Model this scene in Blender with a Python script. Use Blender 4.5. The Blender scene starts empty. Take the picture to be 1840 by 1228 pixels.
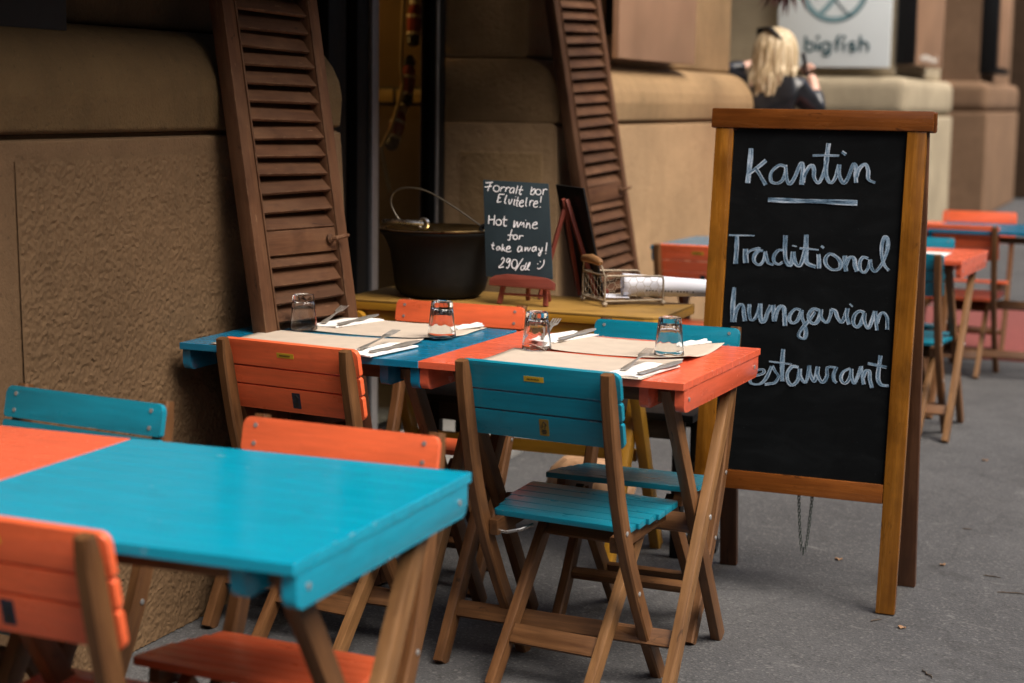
import bpy, bmesh, math, random
from mathutils import Vector, Matrix, noise
random.seed(7)
scene = bpy.context.scene
col = scene.collection
R = math.radians

# ------------------------------------------------------------------ camera
CAM = Vector((2.26101837, -3.38639486, 1.30319888))
YAW, PIT, ROLL, FPX = -0.37719017, 0.1421498, 0.01481833, 3034.28988
Fv = Vector((math.sin(YAW)*math.cos(PIT), math.cos(YAW)*math.cos(PIT), -math.sin(PIT)))
R0 = Vector((math.cos(YAW), -math.sin(YAW), 0)); U0 = R0.cross(Fv)
Rv = R0*math.cos(ROLL) + U0*math.sin(ROLL); Uv = U0*math.cos(ROLL) - R0*math.sin(ROLL)
cd = bpy.data.cameras.new('camera'); co = bpy.data.objects.new('camera', cd); col.objects.link(co)
co.matrix_world = Matrix(((Rv.x, Uv.x, -Fv.x, CAM.x), (Rv.y, Uv.y, -Fv.y, CAM.y), (Rv.z, Uv.z, -Fv.z, CAM.z), (0, 0, 0, 1)))
cd.sensor_width = 36; cd.lens = FPX/1840*36; cd.clip_start = .05; cd.clip_end = 300
cd.dof.use_dof = True; cd.dof.focus_distance = 3.95; cd.dof.aperture_fstop = 2.9; cd.dof.aperture_blades = 0
scene.camera = co

# ------------------------------------------------------------------ light
SUN_DIR = Vector((.55, -.20, .81)).normalized()          # towards the light: over the street, soft through cloud
w = bpy.data.worlds.new('World'); scene.world = w; w.use_nodes = True
nt = w.node_tree
sky = nt.nodes.new('ShaderNodeTexSky'); sky.sky_type = 'NISHITA'; sky.sun_disc = False
sky.sun_elevation = math.asin(SUN_DIR.z); sky.sun_rotation = math.atan2(SUN_DIR.x, SUN_DIR.y)
sky.air_density = 1.0; sky.dust_density = 6.0; sky.ozone_density = 1.0
bg = nt.nodes['Background']; bg.inputs['Strength'].default_value = .10
nt.links.new(sky.outputs[0], bg.inputs['Color'])
sl = bpy.data.lights.new('sun', 'SUN'); sl.energy = 2.2; sl.angle = R(42); sl.color = (1, .93, .82)
so = bpy.data.objects.new('sun', sl); so.rotation_euler = SUN_DIR.to_track_quat('Z', 'Y').to_euler(); col.objects.link(so)
scene.view_settings.view_transform = 'Standard'; scene.view_settings.look = 'None'
scene.view_settings.exposure = .95; scene.view_settings.gamma = 1.0

# ------------------------------------------------------------------ helpers
def tag(o, label=None, cat=None, group=None, kind=None):
    if label: o['label'] = label
    if cat: o['category'] = cat
    if group: o['group'] = group
    if kind: o['kind'] = kind
    return o
def empty(name, loc=(0, 0, 0), rz=0, label=None, cat=None, group=None):
    o = bpy.data.objects.new(name, None); o.location = loc; o.rotation_euler = (0, 0, rz); o.empty_display_size = .05
    col.objects.link(o); return tag(o, label, cat, group)
def copy_tree(o, parent=None):
    c = o.copy(); col.objects.link(c); c.parent = parent
    for ch in [x for x in bpy.data.objects if x.parent == o]: copy_tree(ch, c)
    return c

class MB:
    """collects shapes; gc keeps each piece's own along/across coordinates for the grain"""
    def __init__(s): s.v = []; s.f = []; s.g = []
    def add(s, vs, fs, gs=None):
        n = len(s.v); s.v += [Vector(p) for p in vs]; s.f += [tuple(i+n for i in q) for q in fs]
        s.g += [Vector(p) for p in (gs if gs is not None else vs)]
    def bm_add(s, bm, M, gshift):
        bm.verts.ensure_lookup_table(); bm.verts.index_update()
        s.add([M @ v.co for v in bm.verts], [[v.index for v in f.verts] for f in bm.faces], [v.co + gshift for v in bm.verts]); bm.free()
    def block(s, M, sx, sy, sz, bev=.002, seg=2):
        bm = bmesh.new(); bmesh.ops.create_cube(bm, size=1)
        for v in bm.verts: v.co = Vector((v.co.x*sx, v.co.y*sy, v.co.z*sz))
        if bev: bmesh.ops.bevel(bm, geom=list(bm.edges), offset=bev, segments=seg, affect='EDGES', profile=.6)
        s.bm_add(bm, M, Vector((random.random()*9, random.random()*9, random.random()*9))); return s
    def box(s, c, size, bev=.002, seg=2, rot=None):
        M = Matrix.Translation(Vector(c))
        if rot: M = M @ rot
        # make the longest side run along local x for the grain
        sx, sy, sz = size
        if sx >= sy and sx >= sz: s.block(M, sx, sy, sz, bev, seg)
        elif sy >= sz: s.block(M @ Matrix.Rotation(R(90), 4, 'Z'), sy, sx, sz, bev, seg)
        else: s.block(M @ Matrix.Rotation(R(-90), 4, 'Y'), sz, sy, sx, bev, seg)
        return s
    def bar(s, A, B, w_, h, up=(0, 0, 1), bev=.0025, seg=2):
        A = Vector(A); B = Vector(B); x = (B-A).normalized(); up = Vector(up)
        y = up.cross(x).normalized(); z = x.cross(y)
        M = Matrix((( x.x, y.x, z.x, (A.x+B.x)/2), (x.y, y.y, z.y, (A.y+B.y)/2), (x.z, y.z, z.z, (A.z+B.z)/2), (0, 0, 0, 1)))
        return s.block(M, (B-A).length, w_, h, bev, seg)
    def tube(s, pts, r, n=8, closed=False):
        pts = [Vector(p) for p in pts]; m = len(pts); rs = r if isinstance(r, (list, tuple)) else [r]*m
        vs, fs, gs = [], [], []; prev = None; d = 0
        for i, p in enumerate(pts):
            if closed: t = pts[(i+1) % m]-pts[i-1]
            else: t = pts[min(i+1, m-1)]-pts[max(i-1, 0)]
            t.normalize()
            a = prev - t*prev.dot(t) if prev else t.orthogonal()
            if a.length < 1e-5: a = t.orthogonal()
            a.normalize(); prev = a; b = t.cross(a)
            if i: d += (p-pts[i-1]).length
            for k in range(n):
                th = 2*math.pi*k/n; o = a*math.cos(th)+b*math.sin(th); vs.append(p+o*rs[i]); gs.append((d, rs[i]*math.cos(th), rs[i]*math.sin(th)))
        for i in range(m if closed else m-1):
            j = (i+1) % m
            for k in range(n): fs.append((i*n+k, i*n+(k+1) % n, j*n+(k+1) % n, j*n+k))
        if not closed: fs.append(tuple(range(n-1, -1, -1))); fs.append(tuple(range((m-1)*n, m*n)))
        s.add(vs, fs, gs); return s
    def sweep(s, pts, w_, h, side, ch=.004, hs=None):
        """rectangular section swept along a planar path; side = constant sideways vector; w_ along side, h across"""
        pts = [Vector(p) for p in pts]; side = Vector(side).normalized(); m = len(pts); vs, fs, gs = [], [], []; d = 0
        off = random.random()*7
        for i, p in enumerate(pts):
            t = (pts[min(i+1, m-1)]-pts[max(i-1, 0)]).normalized(); nn = side.cross(t)
            if i: d += (p-pts[i-1]).length
            hh = hs[i] if hs else h
            for a, b in ((w_/2-ch, hh/2), (w_/2, hh/2-ch), (w_/2, -hh/2+ch), (w_/2-ch, -hh/2), (-w_/2+ch, -hh/2), (-w_/2, -hh/2+ch), (-w_/2, hh/2-ch), (-w_/2+ch, hh/2)):
                vs.append(p+side*a+nn*b); gs.append((d+off, a+off, b))
        for i in range(m-1):
            for k in range(8): fs.append((i*8+k, i*8+(k+1) % 8, (i+1)*8+(k+1) % 8, (i+1)*8+k))
        fs.append(tuple(range(7, -1, -1))); fs.append(tuple(range((m-1)*8, m*8)))
        s.add(vs, fs, gs); return s
    def lathe(s, prof, c=(0, 0, 0), n=40, rfun=None):
        vs, fs = [], []; c = Vector(c); rows = []
        for r, z in prof:
            if r < 1e-6: rows.append([len(vs)]); vs.append(c+Vector((0, 0, z)))
            else:
                row = []
                for k in range(n):
                    th = 2*math.pi*k/n; rr = r*(rfun(th, z) if rfun else 1); row.append(len(vs)); vs.append(c+Vector((rr*math.cos(th), rr*math.sin(th), z)))
                rows.append(row)
        for a, b in zip(rows, rows[1:]):
            if len(a) == 1 and len(b) == 1: continue
            for k in range(n):
                k2 = (k+1) % n
                if len(a) == 1: fs.append((a[0], b[k2], b[k]))
                elif len(b) == 1: fs.append((a[k], a[k2], b[0]))
                else: fs.append((a[k], a[k2], b[k2], b[k]))
        s.add(vs, fs); return s
    def prism(s, poly, o, u, v, d, bev=0, seg=2):
        """polygon (in u,v metres from o) given thickness d against the normal u x v (front face at o)"""
        o = Vector(o); u = Vector(u); v = Vector(v); n = u.cross(v).normalized()
        bm = bmesh.new(); f = [bm.verts.new((a, b, 0)) for a, b in poly]; g_ = [bm.verts.new((a, b, -d)) for a, b in poly]
        k = len(poly); bm.faces.new(f); bm.faces.new(g_[::-1])
        for i in range(k): bm.faces.new((f[i], g_[i], g_[(i+1) % k], f[(i+1) % k]))
        if bev: bmesh.ops.bevel(bm, geom=list(bm.edges), offset=bev, segments=seg, affect='EDGES', profile=.6)
        M = Matrix(((u.x, v.x, n.x, o.x), (u.y, v.y, n.y, o.y), (u.z, v.z, n.z, o.z), (0, 0, 0, 1)))
        s.bm_add(bm, M, Vector((random.random()*9, random.random()*9, 0))); return s
    def build(s, name, mat, parent=None, ang=35, loc=None):
        me = bpy.data.meshes.new(name); me.from_pydata([tuple(p) for p in s.v], [], s.f); me.validate()
        bm = bmesh.new(); bm.from_mesh(me); bmesh.ops.recalc_face_normals(bm, faces=list(bm.faces)); bm.to_mesh(me); bm.free()
        if len(me.vertices) == len(s.g):
            at = me.attributes.new('gc', 'FLOAT_VECTOR', 'POINT'); at.data.foreach_set('vector', [c for p in s.g for c in p])
        if ang:
            me.shade_smooth(); me.set_sharp_from_angle(angle=R(ang))
        if mat: me.materials.append(mat)
        o = bpy.data.objects.new(name, me); col.objects.link(o); o.parent = parent
        if loc: o.location = loc
        return o

# ------------------------------------------------------------------ materials
class NT:
    def __init__(s, name):
        s.m = bpy.data.materials.new(name); s.m.use_nodes = True; s.t = s.m.node_tree; s.b = s.t.nodes['Principled BSDF']
    def n(s, typ, **kw):
        nd = s.t.nodes.new(typ)
        for k, v in kw.items():
            if k.startswith('i_'):
                nm = k[2:].replace('_', ' '); nd.inputs[nm if nm in nd.inputs else int(nm)].default_value = v
            else: setattr(nd, k, v)
        return nd
    def l(s, a, b): s.t.links.new(a, b)
    def coord(s, attr=None, scale=(1, 1, 1)):
        if attr == 'gc': c = s.n('ShaderNodeAttribute', attribute_name='gc').outputs['Vector']
        else: c = s.n('ShaderNodeTexCoord').outputs[attr or 'Object']
        mp = s.n('ShaderNodeMapping'); mp.inputs['Scale'].default_value = scale; s.l(c, mp.inputs['Vector'])
        oi = s.n('ShaderNodeObjectInfo'); ml = s.n('ShaderNodeMath', operation='MULTIPLY'); s.l(oi.outputs['Random'], ml.inputs[0]); ml.inputs[1].default_value = 17.
        if attr == 'gc': s.l(ml.outputs[0], mp.inputs['Location'])
        return mp.outputs['Vector']
    def noise(s, vec, scale, detail=4, rough=.55, dist=0, out='Fac'):
        nd = s.n('ShaderNodeTexNoise'); nd.inputs['Scale'].default_value = scale; nd.inputs['Detail'].default_value = detail
        nd.inputs['Roughness'].default_value = rough; nd.inputs['Distortion'].default_value = dist; s.l(vec, nd.inputs['Vector']); return nd.outputs[out]
    def ramp(s, fac, stops):
        nd = s.n('ShaderNodeValToRGB'); e = nd.color_ramp.elements
        while len(e) < len(stops): e.new(.5)
        for q, (p, c) in zip(e, stops): q.position = p; q.color = (*c, 1) if len(c) == 3 else c
        s.l(fac, nd.inputs['Fac']); return nd.outputs['Color']
    def mix(s, fac, a, b, mode='MIX'):
        nd = s.n('ShaderNodeMix', data_type='RGBA', blend_type=mode)
        for v, i in ((fac, 0), (a, 6), (b, 7)):
            if hasattr(v, 'is_output'): s.l(v, nd.inputs[i])
            elif i == 0: nd.inputs[0].default_value = v
            else: nd.inputs[i].default_value = (*v, 1)
        return nd.outputs[2]
    def math(s, op, a, b=None):
        nd = s.n('ShaderNodeMath', operation=op)
        for v, i in ((a, 0), (b, 1)):
            if v is None: continue
            if hasattr(v, 'is_output'): s.l(v, nd.inputs[i])
            else: nd.inputs[i].default_value = v
        return nd.outputs[0]
    def bump(s, h, strength=.3, dist=.01, nrm=None):
        nd = s.n('ShaderNodeBump'); nd.inputs['Strength'].default_value = strength; nd.inputs['Distance'].default_value = dist; s.l(h, nd.inputs['Height'])
        if nrm: s.l(nrm, nd.inputs['Normal'])
        s.l(nd.outputs[0], s.b.inputs['Normal']); return nd.outputs[0]
    def col(s, c):
        if hasattr(c, 'is_output'): s.l(c, s.b.inputs['Base Color'])
        else: s.b.inputs['Base Color'].default_value = (*c, 1)
    def rough(s, c):
        if hasattr(c, 'is_output'): s.l(c, s.b.inputs['Roughness'])
        else: s.b.inputs['Roughness'].default_value = c

def wood(name, c1, c2, rough=.5, fine=1., dirt=.5, spec=.4, worn=None):
    t = NT(name); t.b.inputs['Specular IOR Level'].default_value = spec; v = t.coord('gc', (2.2, 26, 26)); a = t.noise(v, 2.2*fine, 6, .6, .6)
    v2 = t.coord('gc', (5, 160, 160)); b = t.noise(v2, 1.6*fine, 3, .6)
    c = t.ramp(a, [(.28, c1), (.55, tuple((x+y)/2 for x, y in zip(c1, c2))), (.75, c2)])
    c = t.mix(t.math('MULTIPLY', t.math('SUBTRACT', b, .42), .9), c, tuple(x*.45 for x in c1))
    big = t.noise(t.coord('gc', (3, 5, 5)), 3, 3)
    kn = t.noise(t.coord('gc', (11, 34, 34)), 1.25, 3, .55, 1.5); c = t.mix(t.math('MULTIPLY', t.ramp(kn, [(.66, (0, 0, 0)), (.74, (1, 1, 1))]), .75), c, tuple(x*.28 for x in c1))
    c = t.mix(t.math('MULTIPLY', t.ramp(big, [(.45, (0, 0, 0)), (.8, (1, 1, 1))]), dirt), c, tuple(x*.55 for x in c1))
    if worn:
        geo = t.n('ShaderNodeNewGeometry'); bv = t.n('ShaderNodeBevel', samples=4); bv.inputs['Radius'].default_value = .005
        dp_ = t.n('ShaderNodeVectorMath', operation='DOT_PRODUCT'); t.l(bv.outputs[0], dp_.inputs[0]); t.l(geo.outputs['Normal'], dp_.inputs[1])
        pt = t.ramp(dp_.outputs['Value'], [(.84, (1, 1, 1)), (.99, (0, 0, 0))]); ch = t.ramp(t.noise(t.coord('gc', (12, 40, 40)), 1.8, 4, .65), [(.50, (0, 0, 0)), (.58, (1, 1, 1))])
        fl = t.ramp(t.noise(t.coord('gc', (10, 45, 45)), 1.3, 4, .7), [(.66, (0, 0, 0)), (.69, (1, 1, 1))])
        c = t.mix(t.math('MAXIMUM', t.math('MULTIPLY', t.math('MULTIPLY', pt, ch), .85), t.math('MULTIPLY', fl, .5)), c, worn)
        du = t.ramp(t.noise(t.coord('gc', (4, 8, 8)), 1.4, 4, .6), [(.40, (0, 0, 0)), (.70, (1, 1, 1))]); c = t.mix(t.math('MULTIPLY', du, .35), c, tuple(x*.5+y*.5 for x, y in zip(worn, c2)))
    oi = t.n('ShaderNodeObjectInfo'); hs = t.n('ShaderNodeHueSaturation'); t.l(c, hs.inputs['Color'])
    t.l(t.math('ADD', t.math('MULTIPLY', oi.outputs['Random'], .35), .82), hs.inputs['Value']); t.col(hs.outputs[0])
    t.rough(t.math('ADD', t.math('MULTIPLY', a, .25), rough-.12)); t.bump(t.math('ADD', b, a), .18, .002); return t.m

def paint(name, c, rough=.3, chips=1., worn=(.55, .5, .42), bmp=.10):
    t = NT(name); v = t.coord('gc', (4, 40, 40)); a = t.noise(v, 2.5, 5, .6)
    big = t.noise(t.coord('gc', (5, 9, 9)), 2.0, 3)
    cc = t.ramp(a, [(.3, tuple(x*.86 for x in c)), (.7, tuple(min(1, x*1.07) for x in c))])
    cc = t.mix(t.math('MULTIPLY', t.ramp(big, [(.4, (0, 0, 0)), (.75, (1, 1, 1))]), .35), cc, tuple(x*.78 for x in c))
    # chipped and rubbed edges
    geo = t.n('ShaderNodeNewGeometry'); bv = t.n('ShaderNodeBevel', samples=4); bv.inputs['Radius'].default_value = .0035
    dp_ = t.n('ShaderNodeVectorMath', operation='DOT_PRODUCT'); t.l(bv.outputs[0], dp_.inputs[0]); t.l(geo.outputs['Normal'], dp_.inputs[1])
    pt = t.ramp(dp_.outputs['Value'], [(.86, (1, 1, 1)), (.985, (0, 0, 0))])
    chn = t.ramp(t.noise(t.coord('gc', (22, 40, 40)), 1.6, 4, .65), [(.59, (0, 0, 0)), (.66, (1, 1, 1))])
    big2 = t.ramp(t.noise(t.coord('gc', (5, 5, 5)), 1.9, 2), [(.50, (0, 0, 0)), (.62, (1, 1, 1))])
    f = t.math('MULTIPLY', t.math('MULTIPLY', t.math('MULTIPLY', pt, chn), big2), .9*min(1, chips*1.3))
    # a few scuffs on the faces
    sc = t.ramp(t.noise(t.coord('gc', (14, 60, 60)), 1.1, 3, .5), [(.745, (0, 0, 0)), (.765, (1, 1, 1))])
    f = t.math('MAXIMUM', f, t.math('MULTIPLY', sc, .10*chips))
    cc = t.mix(f, cc, worn)
    scr = t.ramp(t.noise(t.coord('gc', (3, 320, 320)), 1.3, 2, .5), [(.70, (0, 0, 0)), (.74, (1, 1, 1))]); msk = t.ramp(t.noise(t.coord('gc', (9, 14, 14)), 1.2, 2), [(.52, (0, 0, 0)), (.66, (1, 1, 1))])
    cc = t.mix(t.math('MULTIPLY', t.math('MULTIPLY', scr, msk), .28*chips), cc, tuple(min(1, x*1.2+.18) for x in c))
    dirt = t.ramp(t.noise(t.coord('gc', (7, 11, 11)), 1.7, 5, .7, .6), [(.55, (0, 0, 0)), (.78, (1, 1, 1))]); cc = t.mix(t.math('MULTIPLY', dirt, .42), cc, tuple(x*.5+.012 for x in c)); t.col(cc)
    t.rough(t.math('ADD', t.math('MULTIPLY', big, .30), rough-.15)); t.b.inputs['Coat Weight'].default_value = .25; t.b.inputs['Coat Roughness'].default_value = .18
    t.bump(t.noise(t.coord('gc', (6, 90, 90)), 2.2, 3), bmp, .002); return t.m

def plain(name, c, rough=.5, metal=0., var=.12, scale=30, bump=.05, spec=.5):
    t = NT(name); v = t.coord('Object'); a = t.noise(v, scale, 4)
    t.col(t.ramp(a, [(.3, tuple(x*(1-var) for x in c)), (.7, tuple(min(1, x*(1+var)) for x in c))])); t.rough(t.math('ADD', t.math('MULTIPLY', a, .2), rough-.1))
    t.b.inputs['Metallic'].default_value = metal; t.b.inputs['Specular IOR Level'].default_value = spec
    if bump: t.bump(a, bump, .002)
    return t.m

def stucco(name, c, rough_scale=0., grime=.3, fine=.3):
    """plaster: rough_scale > 0 gives the thrown, lumpy rendering"""
    t = NT(name); v = t.coord('Object'); big = t.noise(v, 1.7, 5, .6); mid = t.noise(v, 9, 4, .6); sp = t.noise(v, 130, 3, .6)
    cc = t.ramp(big, [(.3, tuple(x*.8 for x in c)), (.7, tuple(min(1, x*1.12) for x in c))])
    cc = t.mix(t.math('MULTIPLY', t.ramp(mid, [(.45, (0, 0, 0)), (.75, (1, 1, 1))]), grime), cc, tuple(x*.55 for x in c))
    cc = t.mix(t.ramp(sp, [(.66, (0, 0, 0)), (.74, (.6, .6, .6))]), cc, tuple(x*.35 for x in c))
    pit = t.noise(v, 58, 3, .7); cc = t.mix(t.math('MULTIPLY', t.ramp(pit, [(.62, (0, 0, 0)), (.70, (1, 1, 1))]), .55), cc, tuple(x*.42 for x in c))
    lite = t.noise(v, 85, 2, .6); cc = t.mix(t.math('MULTIPLY', t.ramp(lite, [(.66, (0, 0, 0)), (.76, (1, 1, 1))]), .35), cc, tuple(min(1, x*1.7) for x in c))
    smear = t.noise(t.coord('Object', (1, 1, 2.6)), 3.2, 6, .7, .8); cc = t.mix(t.math('MULTIPLY', t.ramp(smear, [(.50, (0, 0, 0)), (.72, (1, 1, 1))]), grime*.9), cc, tuple(x*.62 for x in c))
    st = t.noise(t.coord('Object', (14, 14, 1.2)), 1.6, 4, .6); cc = t.mix(t.math('MULTIPLY', t.ramp(st, [(.5, (0, 0, 0)), (.72, (1, 1, 1))]), grime*.8), cc, tuple(x*.6 for x in c))
    t.col(cc); t.rough(.9); t.b.inputs['Specular IOR Level'].default_value = .2
    h = t.math('MULTIPLY', sp, fine)
    if rough_scale:
        vz = t.coord('Object', (1, 1, .8)); n1 = t.noise(vz, rough_scale, 3, .55, .35); n2 = t.noise(vz, rough_scale*2.3, 2, .5, .3)
        lump = t.ramp(n1, [(.30, (0, 0, 0)), (.70, (1, 1, 1))])
        h = t.math('ADD', t.math('ADD', t.math('MULTIPLY', lump, 1.0), t.math('MULTIPLY', n2, .55)), t.math('MULTIPLY', sp, .15))
        t.bump(t.math('ADD', t.math('MULTIPLY', n2, .5), t.math('MULTIPLY', sp, .4)), .5, .004)
    else:
        h2 = t.math('ADD', t.math('SUBTRACT', h, t.math('MULTIPLY', pit, .9)), t.math('MULTIPLY', t.noise(v, 24, 4, .65), 1.1)); t.bump(h2, .5, .007)
    return t.m

M = {}
M['leg'] = wood('stained acacia', (.088, .037, .014), (.235, .108, .041), .42)
M['leg_lit'] = wood('acacia in lit tone', (.17, .080, .030), (.38, .20, .082), .45)  # paler leg wood; light from the street side put into the colour
M['sign_wood'] = wood('varnished pine', (.145, .052, .005), (.31, .125, .013), .26, .7, .85)
M['sign_red'] = wood('dark varnished rail', (.12, .035, .007), (.24, .075, .012), .25, .7, .5)
M['sign_dark'] = wood('reddish brown beam', (.060, .023, .010), (.14, .06, .027), .4)
M['shutter'] = wood('weathered brown shutter paint', (.055, .022, .010), (.112, .050, .023), .75, .8, .6, .2, (.20, .115, .065))
M['console'] = paint('mustard paint', (.44, .215, .018), .45, 1., (.35, .26, .15))
M['console_top'] = wood('worn mustard board', (.26, .14, .030), (.43, .25, .06), .5)
M['easel'] = wood('mahogany easel', (.17, .035, .022), (.30, .075, .05), .4)
M['orange'] = paint('orange paint', (.84, .145, .052), .32)
M['teal'] = paint('teal paint', (.003, .215, .315), .32)
M['orange_top'] = paint('coral table paint', (.80, .135, .062), .24, bmp=.04)
M['blue_top'] = paint('blue table paint', (.004, .165, .30), .22, bmp=.04)
M['blue_top_lit'] = paint('lit blue table paint', (.001, .33, .50), .15, .6, bmp=.02)  # blue paint made brighter; the light on the near table is in the colour
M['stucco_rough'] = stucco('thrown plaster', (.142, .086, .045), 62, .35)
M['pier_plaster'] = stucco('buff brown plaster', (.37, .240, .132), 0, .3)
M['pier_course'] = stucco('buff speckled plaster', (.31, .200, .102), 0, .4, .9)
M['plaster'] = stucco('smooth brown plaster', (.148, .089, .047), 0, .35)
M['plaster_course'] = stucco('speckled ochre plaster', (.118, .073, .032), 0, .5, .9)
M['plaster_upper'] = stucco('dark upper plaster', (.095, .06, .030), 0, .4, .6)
M['stone_far'] = stucco('buff stone', (.40, .335, .235), 0, .25)
M['stone_pink'] = stucco('pinkish granite', (.22, .135, .083), 0, .3)
M['stone_dark'] = stucco('dark brown stone', (.07, .042, .025), 0, .3)
M['black'] = plain('black paint', (.0055, .0055, .006), .45, spec=.25)
M['iron'] = plain('cast iron', (.0065, .0065, .006), .6, .0, .3, 60, .1, .2)
def slate_mat():
    t = NT('black chalkboard'); v = t.coord('Object'); a = t.noise(t.coord('Object', (1, 1, 2.2)), 5, 5, .7, 1.); b = t.noise(v, 220, 2, .6)
    f = t.math('MULTIPLY', t.ramp(a, [(.45, (0, 0, 0)), (.8, (1, 1, 1))]), .6); c = t.mix(f, (.0030, .0038, .0044), (.0105, .0125, .014))
    c = t.mix(t.ramp(b, [(.735, (0, 0, 0)), (.76, (.6, .6, .6))]), c, (.06, .065, .07)); t.col(c); t.rough(.7); t.b.inputs['Specular IOR Level'].default_value = .08; return t.m
M['slate'] = slate_mat()
M['slate_grey'] = plain('grey slate', (.020, .033, .041), .6, 0, .2, 8, .02, .25)
M['steel'] = plain('brushed steel', (.55, .54, .52), .28, 1., .1, 80, .0)
M['chain'] = plain('dull zinc chain', (.10, .12, .11), .5, .6)
M['cutlery'] = plain('table steel', (.62, .58, .52), .34, .8, .06, 60, 0)
M['bail'] = plain('dark wire', (.10, .085, .065), .4, .7)
M['wire'] = plain('rusty cream wire', (.30, .24, .17), .6, .3, .3, 120, .1)
M['alu'] = plain('aluminium strip', (.42, .41, .43), .4, .8, .08, 40, 0)
M['paper'] = plain('white paper', (.72, .73, .80), .8, 0, .04, 12, .03)
M['napkin'] = plain('white napkin', (.80, .78, .76), .9, 0, .04, 60, .2)
M['kraft'] = plain('kraft paper', (.50, .415, .335), .8, 0, .06, 25, .06)
M['chalk_small'] = plain('white chalk pen', (.78, .77, .80), .8, 0, .15, 200, 0)
M['yellow_label'] = plain('yellow plate', (.62, .40, .03), .4)
M['gold_label'] = plain('gold plate', (.28, .18, .035), .4, .4)
M['navy_label'] = plain('navy plate', (.008, .018, .04), .4)
M['dark_ink'] = plain('dark ink', (.02, .018, .012), .7)
M['screw'] = plain('zinc screw', (.42, .42, .42), .4, .6)
M['candle'] = plain('cream wax', (.55, .52, .40), .5)
M['pumpkin'] = plain('pale pumpkin skin', (.46, .27, .15), .5, 0, .2, 14, .1)
M['stem'] = plain('dry stem', (.16, .12, .06), .8)
M['leaf'] = plain('dry leaf', (.30, .17, .09), .8, 0, .3, 60, .1)
M['twig'] = plain('twig bark', (.08, .06, .045), .9)
M['red_leaf'] = plain('dark red leaves', (.055, .010, .010), .6, 0, .4, 30, 0)
M['rope'] = plain('jute rope', (.38, .28, .16), .9, 0, .2, 200, .2)
M['red_cloth'] = plain('red felt', (.20, .016, .013), .9)
M['white_cloth'] = plain('white felt', (.55, .5, .44), .9)
M['olive_room'] = stucco('olive room plaster', (.11, .070, .030), 0, .3)
M['tile'] = plain('buff tile', (.26, .17, .06), .4)
M['grey_step'] = stucco('grey stone step', (.24, .235, .225), 0, .3)
M['sign_white'] = plain('pale blue sign board', (.80, .86, .88), .35, 0, .02, 3, 0)
M['sign_teal'] = plain('dark teal lettering', (.012, .075, .095), .5)
M['sign_teal_light'] = plain('grey teal band', (.22, .36, .40), .5)
M['bronze'] = plain('copper brown plate', (.34, .20, .125), .4, .15, .15, 3, .0)
M['skin'] = plain('skin', (.62, .36, .27), .5, 0, .08, 30, .02)
M['leather'] = plain('black leather', (.011, .012, .015), .32, 0, .3, 25, .25)
M['jeans'] = plain('dark denim', (.02, .027, .045), .9)
M['red_mat'] = plain('red outdoor mat', (.18, .042, .036), .9, 0, .2, 40, .2)
M['kerb'] = stucco('granite kerb', (.3, .3, .29), 0, .3)
M['dark_wood'] = wood('dark bench boards', (.03, .022, .016), (.06, .045, .03), .6)

def hair_mat():
    t = NT('blonde hair'); a = t.noise(t.coord('Object', (60, 60, 4)), 1.5, 4)
    t.col(t.ramp(a, [(.3, (.22, .14, .065)), (.5, (.50, .39, .235)), (.7, (.74, .64, .47))])); t.rough(.45); t.bump(a, .5, .006); return t.m
M['hair'] = hair_mat()

def glass_mat(name, tint=(1, 1, 1), rough=0., thin=False):
    t = NT(name); b = t.b; b.inputs['Base Color'].default_value = (*tint, 1); b.inputs['Transmission Weight'].default_value = 1; b.inputs['Roughness'].default_value = rough; b.inputs['IOR'].default_value = 1.42
    return t.m
M['glass'] = glass_mat('clear glass', (.97, .98, .98))
def pane_mat():
    t = NT('window pane'); g = t.n('ShaderNodeBsdfGlossy'); g.inputs['Roughness'].default_value = .02
    tr = t.n('ShaderNodeBsdfTransparent'); tr.inputs['Color'].default_value = (.72, .72, .68, 1)
    fr = t.n('ShaderNodeFresnel'); fr.inputs['IOR'].default_value = 1.45; mx = t.n('ShaderNodeMixShader')
    gb = t.n('ShaderNodeNewGeometry'); t.l(t.math('MULTIPLY', fr.outputs[0], t.math('SUBTRACT', 1., gb.outputs['Backfacing'])), mx.inputs[0]); t.l(tr.outputs[0], mx.inputs[1]); t.l(g.outputs[0], mx.inputs[2]); t.l(mx.outputs[0], t.t.nodes['Material Output'].inputs['Surface']); return t.m
M['pane'] = pane_mat()

def chalk_mat():
    # bluish chalk marker, dense at the stroke's edges and streaky in the middle (gc.y runs -1..1 across the stroke)
    t = NT('bluish chalk'); at = t.n('ShaderNodeAttribute', attribute_name='gc'); sx = t.n('ShaderNodeSeparateXYZ'); t.l(at.outputs['Vector'], sx.inputs[0])
    e = t.math('POWER', t.math('ABSOLUTE', sx.outputs['Y']), 2.2)
    st = t.noise(t.coord('gc', (25, 3.2, 1)), 1.5, 4, .6); gr = t.noise(t.coord('Object'), 420, 2)
    al = t.noise(t.coord('gc', (16, .6, 1)), 1.3, 3, .6)
    f = t.math('ADD', t.math('MULTIPLY', e, .34), t.math('MULTIPLY', t.math('SUBTRACT', st, .5), 1.5)); f = t.math('ADD', f, t.math('MULTIPLY', t.math('SUBTRACT', al, .5), 1.3)); f = t.math('ADD', f, t.math('MULTIPLY', t.math('SUBTRACT', gr, .5), .7)); f = t.math('ADD', f, .40)
    c = t.ramp(f, [(.12, (.012, .024, .038)), (.40, (.105, .185, .275)), (.66, (.29, .39, .50)), (.95, (.62, .68, .78))]); t.col(c); t.rough(.85); t.b.inputs['Specular IOR Level'].default_value = .1; return t.m
M['chalk'] = chalk_mat()

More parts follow.
